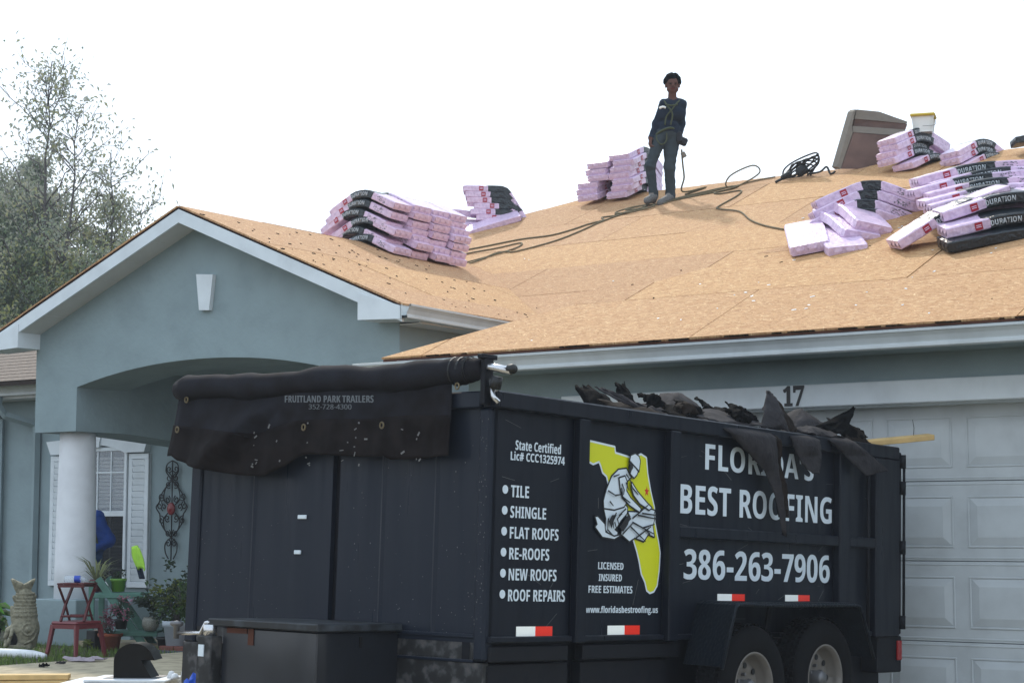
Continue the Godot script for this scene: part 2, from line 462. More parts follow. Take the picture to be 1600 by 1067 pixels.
func build_house() -> void:
	var h := thing("house", "teal stucco house with a bare plywood roof, arched porch and white garage door", "house")
	# --- walls
	var st := nst()
	var gz := -12.55
	bx(st, -9.0, -8.06, -0.05, 2.51, gz - 0.2, gz); bx(st, -3.05, -1.5, -0.05, 2.51, gz - 0.2, gz)
	bx(st, -8.06, -3.05, 2.30, 2.51, gz - 0.2, gz)
	put("garage_wall", st, M.stucco, h)
	st = nst(); bx(st, -9.0, -8.8, -0.05, 2.47, -16.0, gz - 0.2); put("garage_side_wall", st, M.stucco, h)
	st = nst(); bx(st, -9.4, -1.1, 2.505, 2.525, gz + 0.002, -12.10); put("garage_soffit", st, M.stucco, h)
	st = nst(); bx(st, -9.4, -1.1, 2.526, 2.64, -12.14, -12.10); put("garage_fascia", st, M.white, h)
	st = nst(); bx(st, -20.2, 2.0, -0.1, 3.1, -16.2, -16.0)
	bx(st, -20.2, -20.0, -0.1, 3.1, -27.0, -16.2); bx(st, 1.8, 2.0, -0.1, 3.1, -27.0, -16.2); bx(st, -20.2, 2.0, -0.1, 3.1, -27.2, -27.0)
	put("front_wall", st, M.stucco, h)
	# header trim over the garage door, jambs, number
	st = nst(); bx(st, -8.08, -2.95, 2.155, 2.318, gz - 0.05, gz + 0.028, 0.006); bx(st, -7.96, -3.10, 2.148, 2.17, gz - 0.36, gz - 0.051)
	bx(st, -8.08, -7.96, -0.05, 2.155, gz - 0.36, gz + 0.028, 0.006); bx(st, -3.10, -2.95, -0.05, 2.155, gz - 0.36, gz + 0.028, 0.006)
	put("garage_door_trim", st, M.white, h)
	var serif := FontVariation.new()
	serif.base_font = fnt("Droid Serif", 700)
	serif.variation_embolden = 0.9
	var nx := Transform3D(Basis(), Vector3(0, 0, gz + 0.03))
	letters("house_number", "1", serif, M.black, h, nx, -6.135, -6.06, 2.165, 2.315)
	letters("house_number", "7", serif, M.black, h, nx, -6.055, -5.965, 2.165, 2.315)
	# garage door: four sections of raised panels
	var gd := Node3D.new(); gd.name = "garage_door"; h.add_child(gd)
	var dz := gz - 0.27
	st = nst(); bx(st, -8.2, -2.9, -0.06, 2.3, dz - 0.03, dz - 0.022); put("door_backing", st, M.groove, gd)
	for s in 4:
		st = nst()
		var y0 := -0.083 + 0.5643 * s
		bx(st, -7.955, -3.105, y0 + 0.0025, y0 + 0.5615, dz - 0.02, dz, 0.003)
		bx(st, -7.955, -3.105, y0 + 0.535, y0 + 0.547, dz - 0.002, dz + 0.004, 0.003)
		bx(st, -7.955, -3.105, y0 + 0.016, y0 + 0.030, dz - 0.002, dz + 0.004, 0.003)
		put("door_section", st, M.door, gd)
		for p in 8:
			var x1 := -4.915 - 0.052 + (p - 5) * 0.600
			var x0 := x1 - 0.495
			st = nst()
			var a0 := y0 + 0.095; var a1 := y0 + 0.458
			# a raised lip round a bevelled field
			hexframe(st, x0, x1, a0, a1, dz + 0.007, 0.014, 0.006)
			var o := [Vector3(x0 + 0.016, a0 + 0.016, dz + 0.001), Vector3(x1 - 0.016, a0 + 0.016, dz + 0.001), Vector3(x1 - 0.016, a1 - 0.016, dz + 0.001), Vector3(x0 + 0.016, a1 - 0.016, dz + 0.001)]
			var ii := [Vector3(x0 + 0.075, a0 + 0.072, dz + 0.015), Vector3(x1 - 0.075, a0 + 0.072, dz + 0.015), Vector3(x1 - 0.075, a1 - 0.072, dz + 0.015), Vector3(x0 + 0.075, a1 - 0.072, dz + 0.015)]
			for k in 4: quad(st, o[k], o[(k + 1) % 4], ii[(k + 1) % 4], ii[k])
			quad(st, ii[0], ii[1], ii[2], ii[3])
			put("raised_panel", st, M.door, gd)
	# garage gutter with its brackets' drip edge
	var g := put("gutter", gutter_mesh(8.55), M.gutter, h)
	g.position = Vector3(-9.76, 2.62, -12.10)
	# --- porch: gable wall with an arch, piers, beams
	var pz := -13.70
	var pts := PackedVector2Array([Vector2(-15.51, 2.30), Vector2(-14.88, 2.30), Vector2(-14.88, 2.76)])
	for k in range(1, 24):
		var f := k / 24.0
		pts.append(Vector2(-14.88 + 3.58 * f, 2.76 + 0.21 * (1.0 - pow(absf(2 * f - 1), 2.1))))
	pts.append_array([Vector2(-11.30, 2.76), Vector2(-11.30, 2.30), Vector2(-10.61, 2.30), Vector2(-10.61, 3.35), Vector2(-13.16, 4.40), Vector2(-15.51, 3.43)])
	st = nst(); extr(st, pts, pz - 0.72, pz); put("gable_wall", st, M.stucco, h)
	# side beams, falling a little towards the house, the right wall and the ceiling of the porch
	for s in [[-15.49, -14.885], [-11.30, -10.63]]:
		st = nst()
		var bp := PackedVector2Array([Vector2(pz - 0.722, 2.301), Vector2(-15.998, 2.20), Vector2(-15.998, 3.3), Vector2(pz - 0.722, 3.3)])
		extr(st, bp, s[0], s[1], Transform3D(Basis(Vector3(0, 0, 1), Vector3(0, 1, 0), Vector3(1, 0, 0)), Vector3.ZERO))
		put("porch_beam", st, M.stucco, h)
	st = nst(); bx(st, -10.80, -10.615, 0.1, 2.31, -15.998, -14.3); put("porch_side_wall", st, M.stucco, h)
	st = nst(); bx(st, -14.88, -11.31, 2.985, 3.1, -15.99, pz - 0.725); put("porch_ceiling", st, M.stucco, h)
	st = nst()
	extr(st, PackedVector2Array([Vector2(-13.148, 3.815), Vector2(-12.920, 3.795), Vector2(-12.965, 3.44), Vector2(-13.100, 3.45)]), pz + 0.001, pz + 0.05); put("gable_keystone", st, M.white, h)
	for s in [[-15.18, "porch_column"], [-10.96, "porch_column"]]:
		st = nst(true)
		var cx: float = s[0]
		lathe(st, [Vector2(0.0, 0.55), Vector2(0.215, 0.55), Vector2(0.213, 0.9), Vector2(0.205, 1.5), Vector2(0.192, 2.1), Vector2(0.188, 2.302), Vector2(0.0, 2.302)], 40, Transform3D(Basis(), Vector3(cx, 0, pz - 0.31)))
		put(s[1], st, M.column, h)
		st = nst(); bx(st, cx - 0.33, cx + 0.36, -0.1, 0.55, pz - 0.60, pz + 0.0, 0.008); put("column_plinth", st, M.stucco, h)
	st = nst(); bx(st, -14.80, -14.45, -0.1, 0.54, pz - 0.95, pz - 0.42, 0.006); put("low_wall", st, M.stucco, h)
	# rakes, returns, soffit panels of the gable
	var fz := -13.40
	var top := func(x: float) -> float: return 4.455 - SL * absf(x + 13.16)
	for s in [-1.0, 1.0]:
		var xe: float = -13.16 + s * 2.81
		var xi: float = -13.16 + s * 2.30
		st = nst()
		var rp := PackedVector2Array([Vector2(-13.16, 4.455), Vector2(xe, top.call(xe)), Vector2(xe, top.call(xe) - 0.145), Vector2(xi, top.call(xi) - 0.150), Vector2(-13.16, 4.455 - 0.150)])
		extr(st, rp, fz - 0.03, fz); put("rake_board", st, M.white, h)
		st = nst()
		var bp := PackedVector2Array([Vector2(xi, top.call(xi) - 0.06), Vector2(xe, top.call(xe) - 0.003), Vector2(xe, 3.165), Vector2(xi, 3.185)])
		extr(st, bp, pz - 0.002, fz + 0.008); put("eave_return", st, M.white, h)
		for k in 6:
			st = nst()
			var xa: float = -13.16 + s * 2.30 * k / 6.0 + s * 0.003
			var xb: float = -13.16 + s * 2.30 * (k + 1) / 6.0 - s * 0.003
			extr(st, PackedVector2Array([Vector2(xa, top.call(xa) - 0.150), Vector2(xb, top.call(xb) - 0.150), Vector2(xb, top.call(xb) - 0.138), Vector2(xa, top.call(xa) - 0.138)]), pz - 0.05, fz - 0.031)
			put("soffit_panel", st, M.soffit, h)
	st = nst(); bx(st, -10.61, -10.36, 3.15, 3.16, -16.0, pz - 0.004); bx(st, -10.39, -10.36, 3.16, 3.28, -16.0, pz - 0.004); put("eave_soffit", st, M.soffit, h)
	g = put("gutter", gutter_mesh(3.0), M.gutter, h)
	g.transform = Transform3D(Basis(Vector3(0, -0.012, -1).normalized(), Vector3(0, 1, 0), Vector3(1, 0, 0)), Vector3(-10.358, 3.292, fz + 0.02))
	g = put("gutter", gutter_mesh(4.6), M.gutter, h)
	g.position = Vector3(-20.4, 3.035, -15.62)
	st = nst(); bx(st, -20.4, -15.9, 2.88, 2.93, -15.998, -15.63); bx(st, -20.4, -15.9, 2.88, 3.06, -15.66, -15.622); put("eave_soffit", st, M.soffit, h)
	# downspout on the left
	st = nst()
	var dn := [Vector3(-18.30, 2.93, -15.57), Vector3(-18.30, 2.80, -15.57), Vector3(-18.27, 2.68, -15.66), Vector3(-18.05, 2.58, -15.93), Vector3(-18.02, 2.50, -15.95), Vector3(-18.02, 0.1, -15.95)]
	tube(st, dn, 0.05, 4); put("downspout", st, M.stucco, h)
	st = nst(); tube(st, [Vector3(-18.66, 2.93, -15.57), Vector3(-18.66, 2.80, -15.60), Vector3(-18.66, 2.66, -15.93), Vector3(-18.66, 0.1, -15.95)], 0.05, 4); put("downspout", st, M.stucco, h)
	# window, header, shutters
	var wz := -16.0
	var w := Node3D.new(); w.name = "window"; h.add_child(w)
	st = nst(); bx(st, -17.42, -16.42, 0.62, 2.24, wz + 0.001, wz + 0.006); put("dark_room", st, M.dark, w)
	st = nst(); hexframe(st, -17.42, -16.42, 0.62, 2.26, wz + 0.07, 0.045, 0.06); bx(st, -17.40, -16.44, 1.435, 1.50, wz + 0.02, wz + 0.068, 0.004); put("frame", st, M.white, w)
	for y in [0.80, 1.07, 1.95]:
		st = nst(); bx(st, -17.37, -16.47, y, y + 0.018, wz + 0.045, wz + 0.062); put("muntin", st, M.white, w)
	for x in [-17.15, -16.92, -16.69]:
		st = nst(); bx(st, x - 0.009, x + 0.009, 0.66, 1.43, wz + 0.046, wz + 0.061); bx(st, x - 0.009, x + 0.009, 1.505, 2.21, wz + 0.046, wz + 0.061); put("muntin", st, M.white, w)
	for k in 34:
		st = nst()
		var y := 0.69 + k * 0.0435
		if y > 1.41 and y < 1.52: continue
		box(st, Vector3(-16.92 + 0.002 * (k % 3), y, wz + 0.026), Vector3(0.90, 0.034, 0.004), 0.0, Basis(Vector3(1, 0, 0), 0.55 if k > 17 else 1.0)); put("blind_slat", st, M.blind, w)
	st = nst(); bx(st, -17.38, -16.46, 0.66, 2.22, wz + 0.050, wz + 0.054); put("pane", st, M.glass, w)
	st = nst(); bx(st, -17.375, -16.465, 0.664, 1.436, wz + 0.0645, wz + 0.0665); put("insect_screen", st, M.screen, w)
	st = nst()
	var hp := PackedVector2Array([Vector2(-17.72, 2.19), Vector2(-17.40, 2.19)])
	for k in 13:
		var f := k / 12.0
		hp.append(Vector2(-17.40 + 0.96 * f, 2.19 + 0.10 * sin(PI * f)))
	hp.append_array([Vector2(-16.44, 2.19), Vector2(-16.12, 2.19), Vector2(-16.06, 2.345), Vector2(-16.70, 2.385), Vector2(-17.14, 2.385), Vector2(-17.80, 2.35)])
	extr(st, hp, wz, wz + 0.09); put("window_header", st, M.white, h)
	st = nst(); extr(st, PackedVector2Array([Vector2(-16.985, 2.26), Vector2(-16.86, 2.26), Vector2(-16.83, 2.41), Vector2(-17.01, 2.41)]), wz, wz + 0.11); put("window_keystone", st, M.white, h)
	for s in [[-17.76, -17.43], [-16.41, -16.08]]:
		var sh := Node3D.new(); sh.name = "shutter" if not h.has_node("shutter") else "shutter_001"; h.add_child(sh)
		st = nst(); bx(st, s[0], s[1], 0.60, 2.175, wz + 0.001, wz + 0.03); hexframe(st, s[0], s[1], 0.60, 2.175, wz + 0.05, 0.065, 0.03); put("shutter_frame", st, M.white, sh)
		for k in 19:
			st = nst(); box(st, Vector3((s[0] + s[1]) * 0.5, 0.71 + k * 0.0755, wz + 0.042), Vector3(0.20, 0.070, 0.010), 0.003, Basis(Vector3(1, 0, 0), 0.16)); put("slat", st, M.white, sh)
	# front door in the porch, behind the trailer
	st = nst(); bx(st, -13.6, -12.6, 0.12, 2.15, wz, wz + 0.04, 0.006); put("front_door", st, M.white, h)
	# --- roofs
	# main roof: hips at 45 degrees from the ridge
	var R0 := Vector3(-13.90, 5.875, -22.1); var R1 := Vector3(2.0, 5.875, -22.1)
	var dr := 5.875 - 3.06
	var rn := dr / SL
	var E0 := Vector3(R0.x - rn, 3.06, R0.z + rn); var E1 := Vector3(R1.x + rn, 3.06, R1.z + rn)
	var B0 := Vector3(R0.x - rn, 3.06, R0.z - rn); var B1 := Vector3(R1.x + rn, 3.06, R1.z - rn)
	st = nst()
	slab(st, [E0, E1, R1, R0]); slab(st, [B0, E0, R0]); slab(st, [B1, B0, R0, R1]); slab(st, [E1, B1, R1])
	var mr := put("main_roof", st, M.deck, h)
	var qm := dr / SA
	panels(mr, Vector3(0, 3.06, R0.z + rn), Vector3(1, 0, 0), Vector3(0, SA, -CA), PackedVector2Array([Vector2(-15.9, 0), Vector2(-1.5, 0), Vector2(-1.5, qm), Vector2(-13.90, qm), Vector2(-15.9, qm - 2.0 / CA)]), -0.42, -12.0)
	# the old shingles still on the far left of the main roof
	for k in 14:
		st = nst()
		var q0 := k * 0.145
		var a := Vector3(0, 3.06 + q0 * SA, R0.z + rn - q0 * CA)
		var b := Vector3(0, 3.06 + (q0 + 0.15) * SA, R0.z + rn - (q0 + 0.15) * CA)
		var up := Vector3(0, CA, SA)
		var xl := E0.x + q0 * CA
		var p := [a + Vector3(xl, 0, 0) + up * 0.013, a + Vector3(-15.9, 0, 0) + up * 0.013, b + Vector3(-15.9, 0, 0) + up * 0.008, b + Vector3(xl, 0, 0) + up * 0.008]
		poly(st, p, up); poly(st, [p[0], p[1], p[1] - up * 0.005, p[0] - up * 0.005], Vector3(0, -0.3, 1)); put("shingle_course", st, M.shingle, mr)
	# porch roof
	var pr := Vector3(-13.16, 4.46, 0)
	st = nst()
	slab(st, [Vector3(-13.16, 4.46, fz), Vector3(-10.35, 3.29, fz), Vector3(-10.35, 3.29, -15.9), Vector3(-13.16, 4.46, -18.7)], 0.02)
	slab(st, [Vector3(-13.16, 4.46, fz), Vector3(-15.97, 3.29, fz), Vector3(-15.97, 3.29, -15.9), Vector3(-13.16, 4.46, -18.7)], 0.02)
	var por := put("porch_roof", st, M.edge, h)
	var qv := 2.81 / CA
	panels(por, Vector3(-10.34, 3.288, 0), Vector3(0, 0, -1), Vector3(-CA, SA, 0), PackedVector2Array([Vector2(13.39, 0), Vector2(15.85, 0), Vector2(18.66, qv), Vector2(13.39, qv)]), -0.62, 13.39)
	panels(por, Vector3(-15.98, 3.288, 0), Vector3(0, 0, -1), Vector3(CA, SA, 0), PackedVector2Array([Vector2(13.39, 0), Vector2(15.85, 0), Vector2(18.66, qv), Vector2(13.39, qv)]), -0.62, 13.39)
	# garage roof
	var gh := 4.25
	var c0 := Vector3(-9.46, 2.64, -12.0); var c1 := Vector3(-9.46 + 2 * gh, 2.64, -12.0)
	var ap := Vector3(-9.46 + gh, 2.64 + SL * gh, -12.0 - gh)
	var apb := Vector3(ap.x, ap.y, -18.0)
	st = nst()
	slab(st, [c0, c1, ap], 0.012)
	slab(st, [c0, ap, apb, Vector3(c0.x, 2.64, -15.0)], 0.022); slab(st, [c1, ap, apb, Vector3(c1.x, 2.64, -15.0)], 0.022)
	var gr := put("garage_roof", st, M.edge, h)
	panels(gr, Vector3(0, 2.642, -11.99), Vector3(1, 0, 0), Vector3(0, SA, -CA), PackedVector2Array([Vector2(c0.x - 0.01, 0), Vector2(c1.x, 0), Vector2(ap.x, gh / CA)]), 0.0, -6.62)
	panels(gr, Vector3(c0.x - 0.006, 2.642, 0), Vector3(0, 0, -1), Vector3(CA, SA, 0), PackedVector2Array([Vector2(12.0, 0), Vector2(15.0, 0), Vector2(18.0, gh / CA), Vector2(12.0 + gh, gh / CA)]), 0.0, 12.0)
	panels(gr, Vector3(c1.x, 2.642, 0), Vector3(0, 0, -1), Vector3(-CA, SA, 0), PackedVector2Array([Vector2(12.0, 0), Vector2(15.0, 0), Vector2(18.0, gh / CA), Vector2(12.0 + gh, gh / CA)]), 0.0, 12.0)
	# torn remains of the old roof at the eave
	st = nst()
	for k in 34:
		var x := rng.randf_range(-9.3, -3.2)
		box(st, Vector3(x, 2.648, -11.985 - rng.randf() * 0.015), Vector3(rng.randf_range(0.03, 0.22), 0.007, 0.02), 0.0, Basis(Vector3(0, 1, 0), rng.randf_range(-0.15, 0.15)))
	put("torn_drip_edge", st, M.felt_dark, h).set_meta("kind", "stuff")

func roof_scraps() -> void: # flecks of tar paper, nail heads and chips left on the bare sheathing
	for e in [["tar_paper_flecks", M.felt_dark, 105], ["pale_wood_chips", M.vinyl, 70]]:
		var st := nst()
		for k in e[2]:
			var s := rng.randf_range(0.006, 0.019) if e[0] == "tar_paper_flecks" else rng.randf_range(0.006, 0.015)
			var p: Vector3; var B: Basis
			var which := rng.randf()
			if e[0] == "tar_paper_flecks" and which < 0.72:
				var z := -13.42 - pow(rng.randf(), 1.4) * 3.2; var d := rng.randf_range(0.1, 2.75)
				p = Vector3(-13.16 + d, 4.463 - SL * d + 0.022, z); B = Basis(Vector3(0, 0, 1), -atan(SL))
			elif which < 0.88:
				var z := -12.1 - rng.randf() * 3.0; var x := rng.randf_range(-9.2 + (-12.0 - z), -3.0)
				p = Vector3(x, 2.642 + SL * (-12.0 - z) + 0.022, z); B = Basis(Vector3(1, 0, 0), atan(SL))
			else:
				var z := -16.5 - rng.randf() * 5.4
				p = Vector3(rng.randf_range(-13.0, -6.0), 3.06 + SL * (-15.34 - z) + 0.024, z); B = Basis(Vector3(1, 0, 0), atan(SL))
			B = B * Basis(Vector3(0, 1, 0), rng.randf() * TAU)
			box(st, p, Vector3(s * rng.randf_range(1.0, 3.0), 0.006, s), 0.0, B)
		var o := put(e[0], st, e[1])
		o.set_meta("kind", "stuff")
		o.set_meta("label", "dark flecks of torn tar paper scattered over the bare roof" if e[0] == "tar_paper_flecks" else "small pale wood chips scattered over the bare roof")
		o.set_meta("category", "debris")
# ---------------------------------------------------------------- the dump trailer
# local frame: x from the front board to the rear, y up from the bed, z out of the side that faces the garage door's right; the far side is at z = -W
const TW := 2.249
const TL := 4.27
const TH := 1.235
func trailer_frame() -> Transform3D:
	return Transform3D(Basis(Vector3(0.084, -0.033, -0.996), Vector3(0.012, 0.999, -0.032), Vector3(0.996, -0.009, 0.084)).orthonormalized(), Vector3(-5.46, 0.728, -7.773))

func wheel(parent: Node, c: Vector3) -> void:
	var w := Node3D.new()
	w.name = "wheel" if not parent.has_node("wheel") else "wheel_001"
	parent.add_child(w)
	w.position = c
	var X := Transform3D(Basis(Vector3(1, 0, 0), Vector3(0, 0, 1), Vector3(0, -1, 0)), Vector3.ZERO) # y of the lathe -> z
	var st := nst(true)
	lathe(st, [Vector2(0.195, -0.20), Vector2(0.25, -0.205), Vector2(0.33, -0.195), Vector2(0.352, -0.17), Vector2(0.360, -0.12), Vector2(0.360, -0.08), Vector2(0.352, -0.03), Vector2(0.330, -0.005), Vector2(0.27, 0.004), Vector2(0.225, 0.0), Vector2(0.205, -0.012), Vector2(0.195, -0.03)], 56, X)
	put("tyre", st, M.rubber, w)
	st = nst()
	for k in 56:
		for j in 5:
			var f := TAU * (k + 0.5 * (j % 2)) / 56.0
			box(st, Vector3(cos(f) * 0.360, sin(f) * 0.360, -0.165 + 0.032 * j), Vector3(0.012, 0.026, 0.024), 0.003, Basis(Vector3(0, 0, 1), f))
	put("tread", st, M.rubber, w)
	st = nst(true)
	lathe(st, [Vector2(0.0, -0.10), Vector2(0.06, -0.10), Vector2(0.062, -0.10), Vector2(0.10, -0.085), Vector2(0.13, -0.075), Vector2(0.155, -0.10), Vector2(0.175, -0.10), Vector2(0.182, -0.05), Vector2(0.192, -0.012), Vector2(0.205, -0.008), Vector2(0.207, -0.016), Vector2(0.190, -0.16)], 44, X)
	put("rim", st, M.rim, w)
	st = nst()
	for k in 8:
		var f := TAU * k / 8.0
		lathe(st, [Vector2(0.0, -0.086), Vector2(0.018, -0.086), Vector2(0.018, -0.082), Vector2(0, -0.082)], 12, Transform3D(X.basis, Vector3(cos(f) * 0.125, sin(f) * 0.125, 0.009)))
	put("rim_hole", st, M.vblack, w)
	st = nst()
	for k in 6:
		var f := TAU * (k + 0.5) / 6.0
		lathe(st, [Vector2(0.011, -0.10), Vector2(0.011, -0.07), Vector2(0.0, -0.068)], 6, Transform3D(X.basis, Vector3(cos(f) * 0.075, sin(f) * 0.075, 0)))
	put("lug_nut", st, M.steel, w)
	st = nst(true)
	lathe(st, [Vector2(0.045, -0.10), Vector2(0.045, -0.035), Vector2(0.038, -0.022), Vector2(0.0, -0.018)], 24, X)
	put("hub_cap", st, M.steel, w)

func build_trailer() -> void:
	var T := trailer_frame()
	var t := thing("dump_trailer", "dark navy dump trailer with white lettering, parked in front of the garage", "trailer", T)
	var st: SurfaceTool
	# bed and far side
	st = nst(); bx(st, 0.02, TL - 0.02, -0.04, 0.0, -TW + 0.02, -0.02); put("bed", st, M.frame, t)
	st = nst(); bx(st, 0.0, TL, 0.0, TH, -TW, -TW + 0.03, 0.004); put("far_side_panel", st, M.paint, t)
	# the near side: sheet, rail, posts, rib, sills
	st = nst(); bx(st, 0.012, TL - 0.02, 0.0, 1.150, -0.03, 0.0); put("side_panel", st, M.paint, t)
	st = nst(); bx(st, -0.02, TL - 0.005, 1.147, TH, -0.05, 0.048, 0.008); put("top_rail", st, M.paint, t)
	for p in [[0.672, 0.762, 0.050], [1.522, 1.622, 0.055], [3.44, 3.58, 0.055], [3.93, 4.262, 0.05]]:
		st = nst(); bx(st, p[0], p[1], -0.035, 1.146, 0.0005, p[2], 0.006); put("post", st, M.paint, t)
	st = nst(); bx(st, 1.6225, 3.4395, 0.545, 0.612, 0.001, 0.050, 0.008); put("rib", st, M.paint, t)
	st = nst(); bx(st, 3.5805, 3.9295, 0.545, 0.612, 0.001, 0.050, 0.008); put("rib", st, M.paint, t)
	st = nst(); bx(st, 0.0, 0.672, -0.028, 0.003, -0.03, 0.030, 0.005); bx(st, 0.762, 1.522, -0.028, 0.003, -0.03, 0.028, 0.005); bx(st, 1.622, TL, -0.028, 0.003, -0.03, 0.024, 0.005); put("sill", st, M.paint, t)
	st = nst(); bx(st, 0.01, 0.66, -0.125, -0.045, -0.05, 0.012, 0.006); bx(st, 0.79, 1.70, -0.125, -0.045, -0.05, 0.010, 0.006); bx(st, 0.0, TL, -0.43, -0.029, -0.16, -0.11); bx(st, 0.10, TL - 0.05, -0.20, -0.125, -0.30, -0.22); put("bed_beam", st, M.frame, t)
	st = nst(); bx(st, 0.02, 0.70, -0.42, -0.135, -0.10, -0.02, 0.006); bx(st, 0.82, 1.62, -0.40, -0.135, -0.10, -0.025, 0.006); put("chassis_rail", st, M.frame, t)
	st = nst(); bx(st, 0.0, TL, -0.42, -0.25, -TW + 0.4, -TW + 0.5); bx(st, 0.0, TL, -0.42, -0.25, -0.5, -0.4); bx(st, 1.7, 1.85, -0.42, -0.30, -TW, -0.1); put("chassis_rail", st, M.frame, t)
	# front board
	st = nst()
	bx(st, 0.0, 0.03, -0.03, 1.15, -1.06, -0.075); bx(st, 0.0, 0.03, -0.03, 1.15, -TW + 0.09, -1.115)
	put("front_panel", st, M.paint_front, t)
	st = nst(); bx(st, 0.032, 0.06, -0.03, 1.15, -TW + 0.05, -0.05); put("front_backing", st, M.frame, t)
	st = nst(); bx(st, -0.022, 0.05, -0.12, 1.146, -0.074, -0.0, 0.012); put("corner_post", st, M.paint_front, t)
	st = nst(); bx(st, -0.016, 0.05, -0.12, 1.146, -TW, -TW + 0.088, 0.010); put("corner_post", st, M.paint_front, t)
	st = nst(); bx(st, -0.04, 0.05, 1.147, TH - 0.002, -TW - 0.03, -0.051, 0.008); put("front_rail", st, M.paint_front, t)
	for z in [-0.735, -0.36, -1.72]: # pressed creases in the sheet
		st = nst(); extr(st, PackedVector2Array([Vector2(-0.006, z - 0.004), Vector2(0.001, z - 0.02), Vector2(0.001, z + 0.02)]), 0.0, 1.145, Transform3D(Basis(Vector3(1, 0, 0), Vector3(0, 0, 1), Vector3(0, 1, 0)), Vector3.ZERO)); put("crease", st, M.paint_front, t)
	st = nst(); bx(st, -0.010, 0.0, -0.008, 0.012, -0.60, -0.076, 0.003); bx(st, -0.012, 0.03, -0.13, -0.115, -0.76, -0.076, 0.004); put("front_lip", st, M.paint_front, t)
	st = nst(); bx(st, 0.002, 0.04, -0.115, -0.03, -TW + 0.09, -0.076); bx(st, -0.004, 0.04, -0.60, -0.13, -0.80, -0.02); bx(st, -0.01, 0.06, -0.60, -0.12, -TW - 0.01, -TW + 0.30, 0.005); put("front_sill", st, M.scuffed, t)
	for p in [[0.592, -1.333, 0.065], [0.400, -1.358, 0.05]]:
		st = nst(); box(st, Vector3(-0.006, p[0], p[1]), Vector3(0.012, 0.022, p[2]), 0.003); put("label_tab", st, M.vinyl, t)
	# chips of bare paint
	st = nst()
	for k in 240:
		var f := rng.randf()
		var s := rng.randf_range(0.001, 0.0035)
		if f < 0.45: box(st, Vector3(-0.001, pow(rng.randf(), 2.0) * 1.0, -rng.randf_range(0.08, 1.0)), Vector3(0.002, s * rng.randf_range(1, 2.5), s))
		elif f < 0.75: box(st, Vector3(-0.0225, rng.randf() * 1.1, -rng.randf_range(0.01, 0.07)), Vector3(0.002, s * rng.randf_range(1, 3), s))
		else: box(st, Vector3(-0.001, pow(rng.randf(), 2.0) * 0.6, -rng.randf_range(1.5, 2.15)), Vector3(0.002, s, s))
	for k in 60: # scratches along the side
		var L := rng.randf_range(0.02, 0.16)
		box(st, Vector3(rng.randf_range(0.05, 4.2), pow(rng.randf(), 1.3) * 1.1 + 0.02, 0.0008), Vector3(L, rng.randf_range(0.0008, 0.0018), 0.0008), 0, Basis(Vector3(0, 0, 1), rng.randfn(0.2, 0.5)))
	put("paint_chips", st, M.scuff, t).set_meta("kind", "stuff")
	# rear: gate posts, hinges, hoses, lamps
	st = nst(); bx(st, TL - 0.02, TL + 0.01, 0.0, TH - 0.01, -TW + 0.05, -0.05); put("tailgate", st, M.paint, t)
	st = nst(); bx(st, TL - 0.003, TL + 0.055, -0.02, TH - 0.03, -0.05, 0.03, 0.008); put("gate_post", st, M.frame, t)
	for y in [0.06, 0.56, 0.96, 1.14]:
		st = nst(true); tube(st, [Vector3(TL + 0.03, y - 0.045, 0.05), Vector3(TL + 0.03, y + 0.045, 0.05)], 0.022, 10); put("hinge", st, M.frame, t)
	st = nst(true); tube(st, [Vector3(TL + 0.035, 0.10, 0.058), Vector3(TL + 0.035, 1.10, 0.058)], 0.010, 8); put("hinge_rod", st, M.frame, t)
	st = nst(true); tube(st, [Vector3(3.86, 0.0, 0.03), Vector3(3.86, 1.13, 0.03)], 0.012, 8); put("hose", st, M.frame, t)
	st = nst(); bx(st, 3.66, 3.73, 0.045, 0.105, 0.001, 0.012, 0.003); put("side_marker", st, M.refl_red, t)
	st = nst(); bx(st, 4.00, TL + 0.06, -0.27, -0.03, -0.10, 0.03, 0.008); put("rear_bumper", st, M.frame, t)
	st = nst(); bx(st, TL - 0.02, TL + 0.04, -0.19, -0.06, 0.0305, 0.045, 0.004); put("tail_lamp", st, M.lamp_red, t)
	# fender of tread plate
	st = nst()
	var pr := [Vector2(1.655, -0.165), Vector2(1.775, 0.145), Vector2(1.79, 0.175), Vector2(1.82, 0.192), Vector2(2.35, 0.186), Vector2(3.16, 0.192), Vector2(3.215, 0.180), Vector2(3.245, 0.150), Vector2(3.40, -0.14)]
	var rows := []
	for z in [0.002, 0.12, 0.24, 0.325]:
		var r := []
		for p in pr: r.append(Vector3(p.x + (0.10 * (1.0 - z / 0.325) if p.x < 1.9 else 0.0), p.y, z))
		rows.append(r)
	sheet(st, rows, 0.006); put("fender", st, M.tread, t)
	st = nst(true)
	var lip := []
	for p in pr: lip.append(Vector3(p.x, p.y - 0.012, 0.325))
	tube(st, lip, 0.011, 8); put("fender_lip", st, M.tread, t)
	st = nst(); box(st, Vector3(2.45, -0.02, 0.11), Vector3(0.03, 0.42, 0.012), 0, Basis(Vector3(0, 0, 1), -0.28)); put("fender_brace", st, M.frame, t)
	wheel(t, Vector3(2.075, -0.295, 0.285)); wheel(t, Vector3(2.885, -0.262, 0.285))
	for zc in [0.285]:
		st = nst(true); tube(st, [Vector3(2.075, -0.295, 0.1), Vector3(2.075, -0.295, -TW - 0.1)], 0.045, 10); tube(st, [Vector3(2.885, -0.262, 0.1), Vector3(2.885, -0.262, -TW - 0.1)], 0.045, 10); put("axle", st, M.frame, t)
	st = nst(true)
